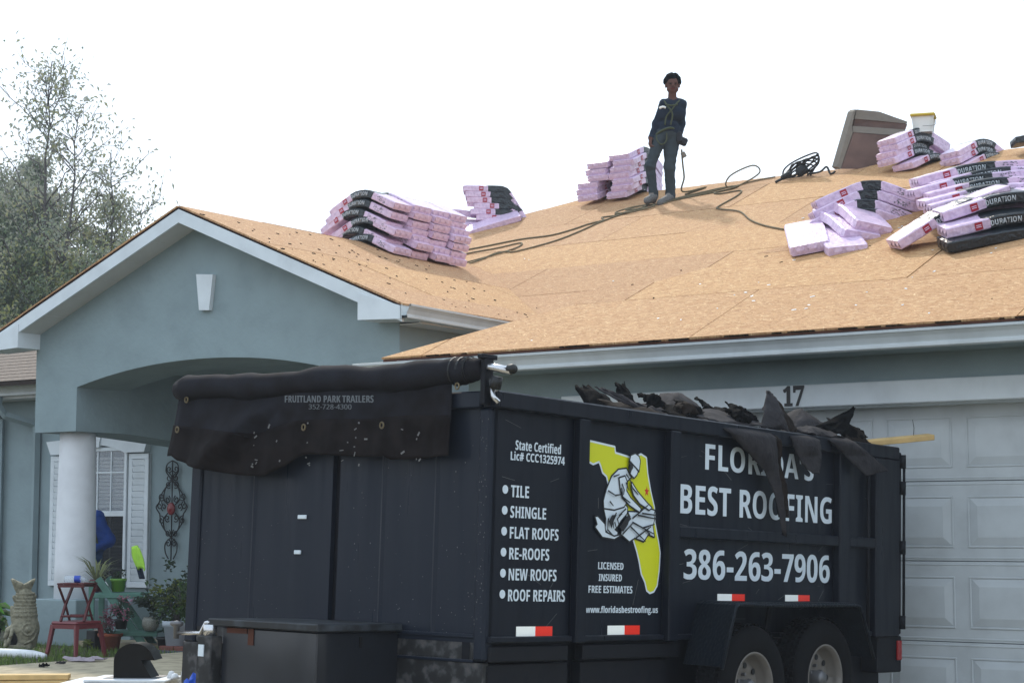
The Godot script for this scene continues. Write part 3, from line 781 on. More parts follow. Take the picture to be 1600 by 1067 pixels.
	for x in [2.075, 2.885]:
		lathe(st, [Vector2(0.0, -0.2), Vector2(0.34, -0.2), Vector2(0.36, -0.15), Vector2(0.36, -0.02), Vector2(0.3, 0.0), Vector2(0, 0)], 32, Transform3D(Basis(Vector3(1, 0, 0), Vector3(0, 0, 1), Vector3(0, -1, 0)), Vector3(x, -0.28, -TW - 0.08)))
	put("far_tyres", st, M.rubber, t)
	# reflective tape, white and red halves
	for r in [[0.232, 0.530, 0.002, 0.052], [1.017, 1.316, 0.004, 0.053], [2.098, 2.395, 0.192, 0.232], [2.862, 3.157, 0.192, 0.232]]:
		var xm: float = lerpf(r[0], r[1], 0.52)
		st = nst(); bx(st, r[0], xm, r[2], r[3], 0.0, 0.0022); put("reflector_white", st, M.refl_white, t)
		st = nst(); bx(st, xm + 0.0005, r[1], r[2], r[3], 0.0, 0.0022); put("reflector_red", st, M.refl_red, t)
	# lettering of the side
	var sans := fnt("Droid Sans", 700)
	var thin := fnt("Droid Sans", 400)
	var S := Transform3D(Basis(), Vector3(0, 0, 0.0008))
	letters("lettering", "State Certified", sans, M.vinyl, t, S, 0.185, 0.565, 0.948, 1.000)
	letters("lettering", "Lic# CCC1325974", sans, M.vinyl, t, S, 0.148, 0.600, 0.893, 0.940)
	var yy := 0.706
	for e in [["TILE", 0.305], ["SHINGLE", 0.452], ["FLAT ROOFS", 0.562], ["RE-ROOFS", 0.487], ["NEW ROOFS", 0.553], ["ROOF REPAIRS", 0.630]]:
		st = nst(); lathe(st, [Vector2(0, 0), Vector2(0.022, 0), Vector2(0.022, 0.0015), Vector2(0, 0.0015)], 20, Transform3D(Basis(Vector3(1, 0, 0), Vector3(0, 0, 1), Vector3(0, -1, 0)), Vector3(0.112, yy + 0.036, 0.001))); put("bullet", st, M.vinyl, t)
		letters("lettering", e[0], sans, M.vinyl, t, S, 0.158, e[1], yy, yy + 0.061)
		yy -= 0.1055
	letters("lettering", "LICENSED", sans, M.vinyl, t, S, 0.918, 1.150, 0.354, 0.393)
	letters("lettering", "INSURED", sans, M.vinyl, t, S, 0.926, 1.137, 0.291, 0.330)
	letters("lettering", "FREE ESTIMATES", sans, M.vinyl, t, S, 0.836, 1.238, 0.227, 0.267)
	letters("lettering", "www.floridasbestroofing.us", sans, M.vinyl, t, S, 0.816, 1.488, 0.110, 0.158)
	letters("lettering", "FLORIDA'S", sans, M.vinyl, t, S, 1.945, 3.190, 0.948, 1.104)
	letters("lettering", "BEST ROOFING", sans, M.vinyl, t, S, 1.690, 3.425, 0.683, 0.856)
	letters("lettering", "386-263-7906", sans, M.vinyl, t, S, 1.740, 3.405, 0.310, 0.486)
	build_emblem(t)
	# tool box on the tongue, jack, tongue
	st = nst(); bx(st, -0.60, -0.004, -0.62, 0.004, -1.280, -0.590, 0.008); put("tool_box", st, worn(Color(0.115, 0.125, 0.15), M.soft, 0.8, 0.28, noise(26, 0.004, 2, 256), 3.0), t)
	st = nst(); bx(st, -0.63, -0.006, 0.006, 0.045, -1.365, -0.560, 0.006); put("tool_box_lid", st, worn(Color(0.20, 0.225, 0.26), M.scuffed.albedo_texture, 0.5, 0.6), t)
	st = nst(); bx(st, -0.606, -0.601, -0.08, 0.002, -1.08, -1.04); bx(st, -0.605, -0.601, -0.025, 0.002, -1.24, -1.09); put("rust_stain", st, M.rust, t)
	st = nst(); bx(st, -0.30, -0.285, -0.075, -0.02, -0.589, -0.582); put("lid_latch", st, M.black, t)
	st = nst(); tube(st, [Vector3(-0.05, -0.4, -TW + 0.35), Vector3(-1.6, -0.42, -TW * 0.5)], 0.06, 4); tube(st, [Vector3(-0.05, -0.4, -0.35), Vector3(-1.6, -0.42, -TW * 0.5)], 0.06, 4); put("tongue", st, M.frame, t)
	st = nst(); bx(st, -0.66, -0.58, -0.60, -0.045, -1.405, -1.295, 0.006); put("jack_post", st, M.scuffed, t)
	st = nst(); bx(st, -0.666, -0.6605, -0.15, -0.09, -1.385, -1.345); put("jack_label", st, M.vinyl, t)
	st = nst(true); lathe(st, [Vector2(0.0, -0.045), Vector2(0.036, -0.045), Vector2(0.036, 0.012), Vector2(0.0, 0.012)], 20, Transform3D(Basis(), Vector3(-0.62, 0.0, -1.35))); tube(st, [Vector3(-0.62, 0.025, -1.35), Vector3(-0.62, 0.02, -1.385), Vector3(-0.625, -0.035, -1.42), Vector3(-0.64, -0.04, -1.585)], 0.011, 8); put("jack_crank", st, M.chrome, t)
	st = nst(true); lathe(st, [Vector2(0.0, -0.05), Vector2(0.014, -0.05), Vector2(0.016, 0.01), Vector2(0.034, 0.02), Vector2(0.036, 0.035), Vector2(0.0, 0.045)], 16, Transform3D(Basis(), Vector3(-0.64, -0.02, -1.59))); put("crank_knob", st, M.steel, t)
	# roll tarp over the front board
	st = nst(true)
	var path := []
	var rad := []
	for k in 25:
		var f := k / 24.0
		path.append(Vector3(-0.045 - 0.012 * sin(f * 9.0), 1.322 + 0.010 * sin(f * 14.0) + 0.010 * f, -TW - 0.10 + f * (TW - 0.10)))
		rad.append((0.072 + 0.006 * sin(f * 23.0 + 1.0) + 0.004 * sin(f * 51.0)) * (1.0 if k > 0 else 0.75))
	for k in 9:
		var f := k / 8.0
		path.append(Vector3(-0.045, 1.336 + 0.012 * f, -0.185 + f * 0.155))
		rad.append(0.070 - 0.024 * f + 0.006 * (k % 2))
	tube(st, path, rad, 18); put("tarp_roll", st, M.tarp, t)
	st = nst()
	for k in 3: lathe(st, [Vector2(0.070, -0.006), Vector2(0.077 - 0.006 * k, -0.004), Vector2(0.077 - 0.006 * k, 0.004), Vector2(0.068, 0.006)], 18, Transform3D(Basis(Vector3(1, 0, 0), Vector3(0, 0, 1), Vector3(0, -1, 0)), Vector3(-0.045, 1.337 + 0.003 * k, -0.21 + 0.045 * k)))
	put("tarp_strap", st, M.black, t)
	# the hanging flap: an upper cloth and a darker hem, slumped at the left
	var hem := func(f: float) -> float: # lower edge by position, 0 at the far left
		if f < 0.36: return lerpf(0.93, 0.812, sin(clampf(f / 0.36, 0, 1) * PI * 0.5)) if f > 0.03 else 0.935
		if f < 0.52: return lerpf(0.812, 0.93, smoothstep(0.36, 0.52, f))
		return 0.93 - 0.022 * sin((f - 0.52) * 6.0) - (0.02 if f > 0.80 else 0.0)
	var seam := func(f: float) -> float:
		var l := lerpf(1.085, 1.020, smoothstep(0.0, 0.30, f))
		l = lerpf(l, 1.085, smoothstep(0.30, 0.48, f))
		return l - 0.004 * sin(f * 20.0)
	for part in 2:
		rows = []
		for i in 13:
			var r := []
			var g := i / 12.0
			for j in 49:
				var f := j / 48.0
				var y0: float = 1.275 if part == 0 else seam.call(f) + 0.03
				var y1: float = seam.call(f) if part == 0 else hem.call(f)
				var y := lerpf(y0, y1, g)
				var drop := (1.275 - y) / 0.4
				# folds: a diagonal crease from the top at a third to the slump
				var fd := f - 0.42 + 0.24 * drop
				var fold := 0.085 * exp(-pow(fd / (0.11 if fd < 0.0 else 0.016), 2.0)) * smoothstep(0.0, 0.45, drop)
				fold += 0.030 * exp(-pow((f - 0.18) / 0.11, 2.0)) * drop
				fold += 0.014 * sin(f * 31.0 + drop * 2.0) * drop + 0.010 * sin(f * 67.0) * drop
				fold += 0.022 * exp(-pow((drop - 0.78) / 0.10, 2.0)) * exp(-pow((f - 0.25) / 0.2, 2.0))
				var z := -TW - 0.085 + f * (TW - 0.145) - 0.035 * drop * (1.0 - f) * (1.0 - smoothstep(0.0, 0.25, f)) + 0.02 * drop * f
				r.append(Vector3(-0.062 - fold - 0.02 * drop - (0.006 if part == 1 else 0.0), y, z))
			rows.append(r)
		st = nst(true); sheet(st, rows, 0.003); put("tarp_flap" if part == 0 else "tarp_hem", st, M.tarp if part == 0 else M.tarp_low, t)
	var F := Transform3D(Basis(Vector3(0, -0.035, 1).normalized(), Vector3(-0.05, 1, 0).normalized(), Vector3(-1, -0.05, 0).normalized()), Vector3(-0.094, 0, 0))
	letters("lettering", "FRUITLAND PARK TRAILERS", sans, M.print, t, F, -1.355, -0.69, 1.162, 1.200)
	letters("lettering", "352-728-4300", thin, M.print, t, F, -1.17, -0.85, 1.126, 1.153)
	for e in [[1.258, -2.225], [1.085, -2.275], [1.030, -1.80], [1.072, -1.24], [1.068, -0.66], [1.255, -0.16]]:
		st = nst(true)
		var ring := []
		for k in 13: ring.append(Vector3(-0.115 if e[0] < 1.2 else -0.10, e[0] + 0.016 * cos(TAU * k / 12.0), e[1] + 0.013 * sin(TAU * k / 12.0)))
		tube(st, ring, 0.0045, 6); put("grommet", st, worn(Color(0.45, 0.40, 0.30), M.soft, 2.0, 0.4, null, 0, 0.6), t)
	st = nst()
	for k in 34:
		var z := rng.randf_range(-2.1, -0.3)
		var near: float = [-1.63, -1.22, -0.86, -0.52, -0.42, -0.95][rng.randi() % 6]
		if rng.randf() < 0.8: z = near + rng.randfn(0, 0.018)
		box(st, Vector3(-0.098 - rng.randf() * 0.01, rng.randf_range(0.95, 1.12) if rng.randf() < 0.7 else rng.randf_range(0.86, 0.95), z), Vector3(0.003, rng.randf_range(0.005, 0.028), rng.randf_range(0.003, 0.010)), 0, Basis(Vector3(1, 0, 0), rng.randf() * 2))
	put("tarp_scuffs", st, M.scuff, t).set_meta("kind", "stuff")
	# bracket and shaft end at the near corner
	st = nst(); bx(st, -0.075, -0.005, 1.16, 1.412, -0.030, 0.0, 0.004); bx(st, -0.10, 0.02, 1.392, 1.415, -0.032, 0.004, 0.003); put("tarp_bracket", st, M.frame, t)
	st = nst(true)
	tube(st, [Vector3(-0.045, 1.352, -0.06), Vector3(-0.045, 1.350, 0.02), Vector3(-0.04, 1.325, 0.145)], 0.021, 12); tube(st, [Vector3(-0.04, 1.29, 0.012), Vector3(-0.04, 1.20, 0.03), Vector3(-0.03, 1.17, 0.06)], 0.014, 8); put("tarp_shaft", st, M.chrome, t)
	st = nst(true); lathe(st, [Vector2(0, -0.022), Vector2(0.024, -0.022), Vector2(0.026, 0.008), Vector2(0.016, 0.022), Vector2(0, 0.022)], 14, Transform3D(Basis(Vector3(1, 0, 0), Vector3(0, 0, 1), Vector3(0, -1, 0)), Vector3(-0.04, 1.335, 0.15))); put("tarp_gear", st, M.black, t)
	st = nst(true); tube(st, [Vector3(-0.04, 1.24, 0.04), Vector3(-0.04, 1.30, 0.055)], 0.03, 10); put("tarp_gear", st, M.black, t)

func pts2(s: String) -> PackedVector2Array:
	var out := PackedVector2Array()
	for e in s.split(" "):
		var q := e.split(",")
		out.append(Vector2(float(q[0]), float(q[1])))
	return out

func flat_shape(called: String, pl: PackedVector2Array, z: float, m: Material, t: Node) -> void:
	var st := nst(); extr(st, pl, z, z + 0.0008, Transform3D(), false); put(called, st, m, t)

func stroke(st: SurfaceTool, pl: PackedVector2Array, w: float, z: float) -> void:
	for i in pl.size() - 1:
		var d := (pl[i + 1] - pl[i]).normalized()
		var n := Vector2(-d.y, d.x) * w
		var e := d * w * 0.6
		extr(st, PackedVector2Array([pl[i] - e + n, pl[i + 1] + e + n * 0.6, pl[i + 1] + e - n * 0.6, pl[i] - e - n]), z, z + 0.0008, Transform3D(), false)

func build_emblem(t: Node) -> void:
	var fl := pts2("0.793,1.034 1.043,1.017 1.049,0.985 1.168,0.971 1.211,0.963 1.270,0.982 1.296,0.992 1.345,0.977 1.360,0.892 1.393,0.793 1.432,0.705 1.438,0.624 1.478,0.515 1.496,0.455 1.489,0.355 1.472,0.274 1.443,0.244 1.409,0.236 1.382,0.248 1.363,0.293 1.327,0.337 1.302,0.411 1.280,0.460 1.247,0.518 1.205,0.635 1.031,0.785 1.001,0.813 0.982,0.859 0.945,0.878 0.924,0.916 0.907,0.937 0.854,0.920 0.821,0.929 0.797,0.918")
	for p in Geometry2D.offset_polygon(fl, 0.011): flat_shape("map_outline", p, 0.0006, M.vinyl, t)
	flat_shape("state_map", fl, 0.0016, M.yellow, t)
	var figs := ["0.956,0.684 0.979,0.627 0.973,0.568 1.032,0.536 1.082,0.538 1.086,0.557 1.056,0.571 1.080,0.587 1.113,0.622 1.170,0.664 1.173,0.693 1.160,0.705 1.119,0.72 0.958,0.72", "1.153,0.908 1.081,0.898 1.021,0.858 0.974,0.782 0.951,0.723 0.956,0.684 1.05,0.68 1.139,0.70 1.184,0.748 1.149,0.786 1.134,0.830 1.172,0.847 1.197,0.863",
		"1.178,0.672 1.272,0.673 1.349,0.701 1.429,0.689 1.421,0.664 1.430,0.644 1.414,0.603 1.430,0.544 1.372,0.557 1.330,0.516 1.243,0.533 1.193,0.512 1.115,0.549 1.123,0.573 1.205,0.635",
		"0.873,0.632 0.892,0.635 0.956,0.597 0.966,0.553 1.049,0.532 1.107,0.543 1.049,0.520 0.942,0.528 0.875,0.579 0.894,0.594",
		"1.083,0.852 1.133,0.864 1.156,0.831 1.149,0.786 1.188,0.749 1.289,0.694 1.281,0.676 1.186,0.709 1.116,0.750 1.095,0.798",
		"1.198,0.833 1.251,0.786 1.349,0.726 1.393,0.703 1.367,0.692 1.279,0.723 1.221,0.765 1.196,0.803",
		"1.178,0.937 1.226,0.920 1.252,0.904 1.239,0.880 1.214,0.862 1.180,0.882 1.166,0.916",
		"1.169,0.949 1.179,0.981 1.218,0.994 1.253,0.981 1.266,0.957 1.256,0.901 1.230,0.920 1.195,0.938"]
	var z := 0.0026
	for s in figs:
		var pl := pts2(s)
		for p in Geometry2D.offset_polygon(pl, 0.008): flat_shape("roofer_outline", p, z, M.vblack, t)
		for p in Geometry2D.offset_polygon(pl, -0.001): flat_shape("roofer_figure", p, z + 0.0010, M.vinyl, t)
		z += 0.0020
	var st := nst()
	for s in ["1.205,0.638 1.349,0.716", "1.256,0.657 1.421,0.644", "1.298,0.669 1.429,0.664", "1.206,0.616 1.415,0.558", "1.310,0.590 1.414,0.613", "1.190,0.590 1.330,0.516", "1.243,0.533 1.379,0.597", "1.115,0.549 1.206,0.611", "0.974,0.777 1.041,0.756 1.091,0.764", "1.095,0.798 1.108,0.750 1.177,0.723", "1.172,0.847 1.199,0.804 1.252,0.771", "1.103,0.661 1.062,0.630 1.075,0.601", "1.139,0.687 1.078,0.650", "0.979,0.627 0.973,0.568 1.032,0.534", "1.038,0.609 1.059,0.571", "1.139,0.830 1.162,0.792", "1.021,0.858 1.070,0.871", "1.137,0.875 1.163,0.856", "1.169,0.949 1.256,0.901", "1.372,0.557 1.310,0.590", "1.05,0.66 1.02,0.62 1.03,0.58", "0.99,0.72 1.02,0.70", "1.10,0.82 1.12,0.79 1.115,0.765"]:
		stroke(st, pts2(s), 0.0050, z)
	extr(st, pts2("1.085,0.585 1.16,0.655 1.185,0.65 1.16,0.60 1.115,0.56"), z, z + 0.0008, Transform3D(), false)
	extr(st, pts2("0.985,0.615 1.012,0.648 1.055,0.652 1.03,0.62 1.01,0.575"), z, z + 0.0008, Transform3D(), false)
	extr(st, pts2("1.165,0.93 1.19,0.94 1.20,0.915 1.185,0.90 1.175,0.88 1.16,0.90"), z, z + 0.0008, Transform3D(), false)
	put("roofer_lines", st, M.vblack, t).set_meta("kind", "stuff")
	var star := PackedVector2Array()
	for k in 10:
		var r := 0.030 if k % 2 == 0 else 0.012
		star.append(Vector2(1.357 + 0.8 * r * sin(TAU * k / 10.0), 0.793 + r * cos(TAU * k / 10.0)))
	flat_shape("star", star, 0.0026, M.vred, t)

# a torn piece of roofing felt: a grid between four corners, bulged and ragged
func felt(label: String, a: Vector3, b: Vector3, c: Vector3, d: Vector3, bulge: Vector3, ragged: float, m: Material, called := "felt_scrap", category := "roofing felt") -> void:
	var T := trailer_frame()
	var rows := []
	var n := 13
	var nz := FastNoiseLite.new()
	nz.seed = rng.randi(); nz.frequency = 0.9
	for i in n:
		var r := []
		for j in n:
			var u := j / (n - 1.0); var v := i / (n - 1.0)
			if i == 0 or i == n - 1: v += rng.randf_range(-1, 1) * ragged * 0.6 * (0.3 if i == 0 else 1.0)
			if j == 0 or j == n - 1: u += rng.randf_range(-1, 1) * ragged * 0.6
			var p := a.lerp(b, u).lerp(d.lerp(c, u), v)
			p += bulge * sin(PI * clampf(u, 0, 1)) * sin(PI * clampf(v, 0, 1))
			p += Vector3(nz.get_noise_2d(u * 3, v * 3), nz.get_noise_2d(u * 3 + 9, v * 3), nz.get_noise_2d(u * 3, v * 3 + 9)) * 0.022
			r.append(T * p)
		rows.append(r)
	var o: Vector3 = rows[0][0]
	for i in n:
		for j in n: rows[i][j] -= o
	var st := nst(true)
	sheet(st, rows, 0.006)
	var e := put(called, st, m)
	e.position = o
	tag(e, label, category, "torn roofing felt heaped in the trailer")

func build_debris() -> void:
	var V := func(x: float, y: float, z: float) -> Vector3: return Vector3(x, y, z)
	# what lies under the visible scraps
	for e in [[1.75, "buried under the black lump at the front end of the load"], [2.25, "buried beneath the domed sheet in the load"], [2.75, "buried beneath the pointed sheet in the load"], [3.25, "buried beneath the rounded sheet in the load"], [3.75, "buried beneath the curled sheet at the rear of the load"]]:
		var x: float = e[0]
		felt("dark felt " + e[1], V.call(x - 0.40, 1.17, -0.08), V.call(x + 0.40, 1.18, -0.08), V.call(x + 0.38, 1.20, -1.2), V.call(x - 0.38, 1.20, -1.2), V.call(0, 0.14, 0), 0.04, M.felt_dark)
	felt("black crumpled felt lump at the front end of the heap", V.call(1.55, 1.22, -0.5), V.call(1.85, 1.22, -0.5), V.call(1.80, 1.45, -0.75), V.call(1.66, 1.44, -0.75), V.call(0, 0.03, 0.08), 0.09, M.felt_dark)
	felt("small black felt knob standing behind the pale plank-like strip", V.call(2.00, 1.26, -0.65), V.call(2.20, 1.26, -0.65), V.call(2.17, 1.505, -0.75), V.call(2.05, 1.49, -0.75), V.call(0, 0.0, 0.07), 0.10, M.felt_dark)
	felt("straight grey felt strip leaning over the front of the heap", V.call(1.72, 1.26, -0.25), V.call(1.84, 1.28, -0.25), V.call(1.53, 1.405, -0.45), V.call(1.46, 1.40, -0.45), V.call(0, 0.01, 0), 0.03, M.felt)
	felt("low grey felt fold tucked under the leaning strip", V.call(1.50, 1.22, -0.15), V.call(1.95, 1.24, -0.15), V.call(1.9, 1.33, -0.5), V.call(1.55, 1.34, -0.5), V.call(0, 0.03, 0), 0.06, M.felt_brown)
	felt("domed grey felt sheet in the middle of the heap", V.call(2.08, 1.26, -0.3), V.call(2.62, 1.28, -0.3), V.call(2.72, 1.37, -0.75), V.call(2.25, 1.38, -0.75), V.call(0, 0.14, 0), 0.03, M.felt)
	felt("ragged black scraps in front of the domed sheet", V.call(1.92, 1.25, -0.2), V.call(2.45, 1.26, -0.2), V.call(2.42, 1.33, -0.38), V.call(1.98, 1.36, -0.38), V.call(0, 0.03, 0), 0.16, M.felt_dark)
	felt("black curled tatter beside the domed sheet", V.call(2.52, 1.33, -0.35), V.call(2.68, 1.30, -0.35), V.call(2.66, 1.42, -0.5), V.call(2.56, 1.45, -0.5), V.call(0.02, 0, 0.05), 0.16, M.felt_dark)
	felt("wide flat grey felt sheet lying along the top rail", V.call(2.02, 1.245, -0.02), V.call(2.85, 1.25, -0.02), V.call(2.80, 1.37, -0.45), V.call(2.2, 1.34, -0.4), V.call(0, 0.03, 0), 0.03, M.felt)
	felt("black ragged strip behind the pointed sheet", V.call(2.92, 1.33, -0.5), V.call(3.30, 1.34, -0.5), V.call(3.24, 1.44, -0.7), V.call(3.0, 1.42, -0.7), V.call(0, 0.03, 0), 0.15, M.felt_dark)
	felt("tall grey felt peak standing up like a tent", V.call(2.60, 1.25, -0.02), V.call(2.92, 1.24, 0.0), V.call(2.90, 1.50, -0.15), V.call(2.86, 1.50, -0.15), V.call(0.02, -0.02, 0.05), 0.02, M.felt)
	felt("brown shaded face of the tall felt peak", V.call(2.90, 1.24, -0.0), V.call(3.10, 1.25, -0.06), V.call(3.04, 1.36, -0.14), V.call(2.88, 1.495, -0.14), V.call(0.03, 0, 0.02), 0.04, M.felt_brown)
	felt("rounded grey sheet bulging at the right of the peak", V.call(3.16, 1.24, -0.1), V.call(3.72, 1.26, -0.1), V.call(3.74, 1.40, -0.4), V.call(3.36, 1.38, -0.4), V.call(-0.04, 0.10, 0.03), 0.03, M.felt)
	felt("dark spike of felt pointing up to the right", V.call(3.42, 1.32, -0.12), V.call(3.64, 1.27, -0.02), V.call(4.09, 1.50, -0.2), V.call(4.05, 1.49, -0.2), V.call(0, 0.0, 0.02), 0.015, M.felt_dark)
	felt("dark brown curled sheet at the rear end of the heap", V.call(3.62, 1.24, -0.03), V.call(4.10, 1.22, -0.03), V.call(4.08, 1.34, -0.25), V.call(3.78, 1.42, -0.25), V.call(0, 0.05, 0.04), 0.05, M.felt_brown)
	felt("light grey folded sheet edge resting on the rail", V.call(3.06, 1.24, 0.04), V.call(3.50, 1.245, 0.05), V.call(3.52, 1.30, -0.15), V.call(3.08, 1.285, -0.12), V.call(0, 0.03, 0), 0.03, M.felt)
	felt("small black tatter sticking up by the board", V.call(4.08, 1.24, -0.2), V.call(4.2, 1.24, -0.2), V.call(4.17, 1.37, -0.25), V.call(4.10, 1.36, -0.25), V.call(0.02, 0, 0.04), 0.18, M.felt_dark)
	var bits := ["beside the black lump", "under the leaning strip", "left of the domed sheet", "right of the domed sheet", "on the flat sheet along the rail", "left of the pointed sheet", "right of the pointed sheet", "on the rounded sheet", "below the dark spike", "near the pale board"]
	for k in bits.size():
		var x: float = [1.88, 1.62, 2.12, 2.72, 2.46, 2.58, 3.14, 3.50, 3.80, 4.02][k]
		var z := -0.10 - 0.06 * (k % 4)
		var s := 0.07 + 0.035 * (k % 3)
		var y := 1.262 + 0.02 * (k % 2)
		felt("small torn black scrap " + bits[k], V.call(x - s, y, z + 0.06), V.call(x + s, y + 0.02, z + 0.05), V.call(x + s * 0.7, y + 0.075, z - 0.06), V.call(x - s * 0.8, y + 0.055 + 0.03 * (k % 3), z - 0.05), V.call(0, 0.03, 0.03), 0.13, M.felt_dark if k % 3 else M.felt_brown)
	# hanging pieces over the side
	var T := trailer_frame()
	var hang := func(label: String, lf: Array, rf: Array, out: float, m: Material) -> void: # left and right edges, downwards
		var rows := []
		for i in 25:
			var g := i / 24.0 * (lf.size() - 1)
			var k := mini(int(g), lf.size() - 2)
			var l: Vector2 = lf[k].lerp(lf[k + 1], g - k)
			var r: Vector2 = rf[k].lerp(rf[k + 1], g - k)
			var row := []
			for j in 11:
				var u := j / 10.0
				var p := l.lerp(r, u)
				var z := 0.056 + out * (i / 24.0) + 0.035 * sin(PI * u) * sin(PI * minf(1.0, i / 12.0)) + 0.02 * u
				if i < 3: z = lerpf(-0.05, z, i / 3.0)
				row.append(T * Vector3(p.x + rng.randf_range(-1, 1) * (0.006 if j in [0, 10] else 0.0), p.y + (0.016 if i < 3 else 0.0), z))
			rows.append(row)
		var o: Vector3 = rows[0][0]
		for i in 25:
			for j in 11: rows[i][j] -= o
		var st := nst(true); sheet(st, rows, 0.005)
		var e := put("felt_scrap", st, m)
		e.position = o
		tag(e, label, "roofing felt", "torn roofing felt heaped in the trailer")
	hang.call("long pointed grey felt flap hanging down over the big lettering", [Vector2(1.94, 1.235), Vector2(2.12, 1.165), Vector2(2.31, 1.06), Vector2(2.46, 0.97), Vector2(2.56, 0.85), Vector2(2.60, 0.72), Vector2(2.635, 0.59)], [Vector2(2.60, 1.235), Vector2(2.60, 1.16), Vector2(2.60, 1.05), Vector2(2.60, 0.96), Vector2(2.625, 0.85), Vector2(2.645, 0.72), Vector2(2.65, 0.58)], 0.06, M.felt)
	hang.call("narrow brown strip dangling beside the pointed flap", [Vector2(2.615, 1.235), Vector2(2.60, 1.05), Vector2(2.595, 0.90), Vector2(2.65, 0.70)], [Vector2(2.68, 1.235), Vector2(2.635, 1.05), Vector2(2.72, 0.90), Vector2(2.735, 0.70)], 0.02, M.felt_brown)
	hang.call("short rounded felt flap drooping over the rail", [Vector2(2.80, 1.235), Vector2(2.84, 1.12), Vector2(2.90, 1.04), Vector2(3.00, 0.985)], [Vector2(3.13, 1.235), Vector2(3.13, 1.14), Vector2(3.10, 1.06), Vector2(3.05, 0.985)], 0.05, M.felt)
	hang.call("stiff grey felt strip slanting down over the rear post", [Vector2(3.24, 1.235), Vector2(3.37, 1.16), Vector2(3.50, 1.08), Vector2(3.64, 1.005)], [Vector2(3.52, 1.245), Vector2(3.66, 1.18), Vector2(3.78, 1.12), Vector2(3.90, 1.055)], 0.08, M.felt)
	var st := nst()
	box(st, Vector3(0.66, 0, 0), Vector3(1.34, 0.038, 0.085), 0.004)
	var pl := put("lumber_board", st, M.lumber)
	pl.transform = frame3(Vector3(-4.90, 1.90, -12.30) - Vector3(-5.50, 1.80, -11.50), Vector3(-5.70, 1.767, -11.23), 0.15)
	tag(pl, "pale wooden board sticking out over the rear of the trailer", "board")
	st = nst(true); tube(st, [Vector3(0, 0, 0), Vector3(0.005, 0.06, 0), Vector3(-0.004, 0.115, 0)], 0.0022, 5)
	var nl := put("wire", st, M.cord); nl.position = Vector3(-5.0, 1.90, -12.2)
	tag(nl, "thin wire standing up from the pale board", "wire")
# ---------------------------------------------------------------- shingle bundles
# a wrapped bundle bent over a hump at its middle: a1 and a2 are how far its left and right halves hang, in degrees. Local x along it, y up, z its near long side
const BL := 0.99
const BW := 0.335
const BT := 0.083
const SM := 0.17
var bundle_cache := {}

func bcurve(s: float, a1: float, a2: float, sm: float) -> Array: # point and direction at s from the middle (-BL/2 .. BL/2)
	var a := a1 if s < 0 else a2
	var u := absf(s)
	var p := Vector2.ZERO
	var ang := 0.0
	# the angle grows over sm and is constant beyond
	var n := 12
	for k in n:
		var t := (k + 0.5) / n * u
		ang = deg_to_rad(a) * smoothstep(0.0, 1.0, clampf(t / sm, 0, 1))
		p += Vector2(cos(ang), -sin(ang)) * (u / n)
	ang = deg_to_rad(a) * smoothstep(0.0, 1.0, clampf(u / sm, 0, 1))
	if s < 0: return [Vector2(-p.x, p.y), Vector2(cos(ang), sin(ang))]
	return [p, Vector2(cos(ang), -sin(ang))]

func bmesh(a1: float, a2: float, s0: float, s1: float, grow: float, seed_: int, crumple: float) -> SurfaceTool:
	var r2 := RandomNumberGenerator.new()
	r2.seed = seed_
	var st := nst(false)
	var n := maxi(4, int((s1 - s0) / 0.055))
	var w := BW * 0.5 + grow; var h := BT * 0.5 + grow; var c := 0.009
	var last := []
	for i in n + 1:
		var s := lerpf(s0, s1, i / float(n))
		var q := bcurve(s, a1, a2, SM)
		var o := Vector3(q[0].x, q[0].y, 0)
		var up := Vector3(-q[1].y, q[1].x, 0)
		var endk := 1.0
		if crumple > 0.0 and (i == 0 or i == n): endk = 0.93
		var e := func(z: float, y: float) -> Vector3:
			return o + Vector3(0, 0, z * endk) + up * (y * endk) + Vector3(0, r2.randf_range(-1, 1), r2.randf_range(-1, 1)) * crumple
		var ring := [e.call(-w, -h + c), e.call(-w + c, -h), e.call(w - c, -h), e.call(w, -h + c), e.call(w, h - c), e.call(w - c, h), e.call(-w * 0.3, h), e.call(-w + c, h), e.call(-w, h - c)]
		if i > 0:
			for k in ring.size():
				var k2 := (k + 1) % ring.size()
				quad(st, last[k], ring[k], ring[k2], last[k2])
		if i == 0: poly(st, ring, Vector3(-1, 0, 0))
		if i == n: poly(st, ring, Vector3(1, 0, 0))
		last = ring
	return st

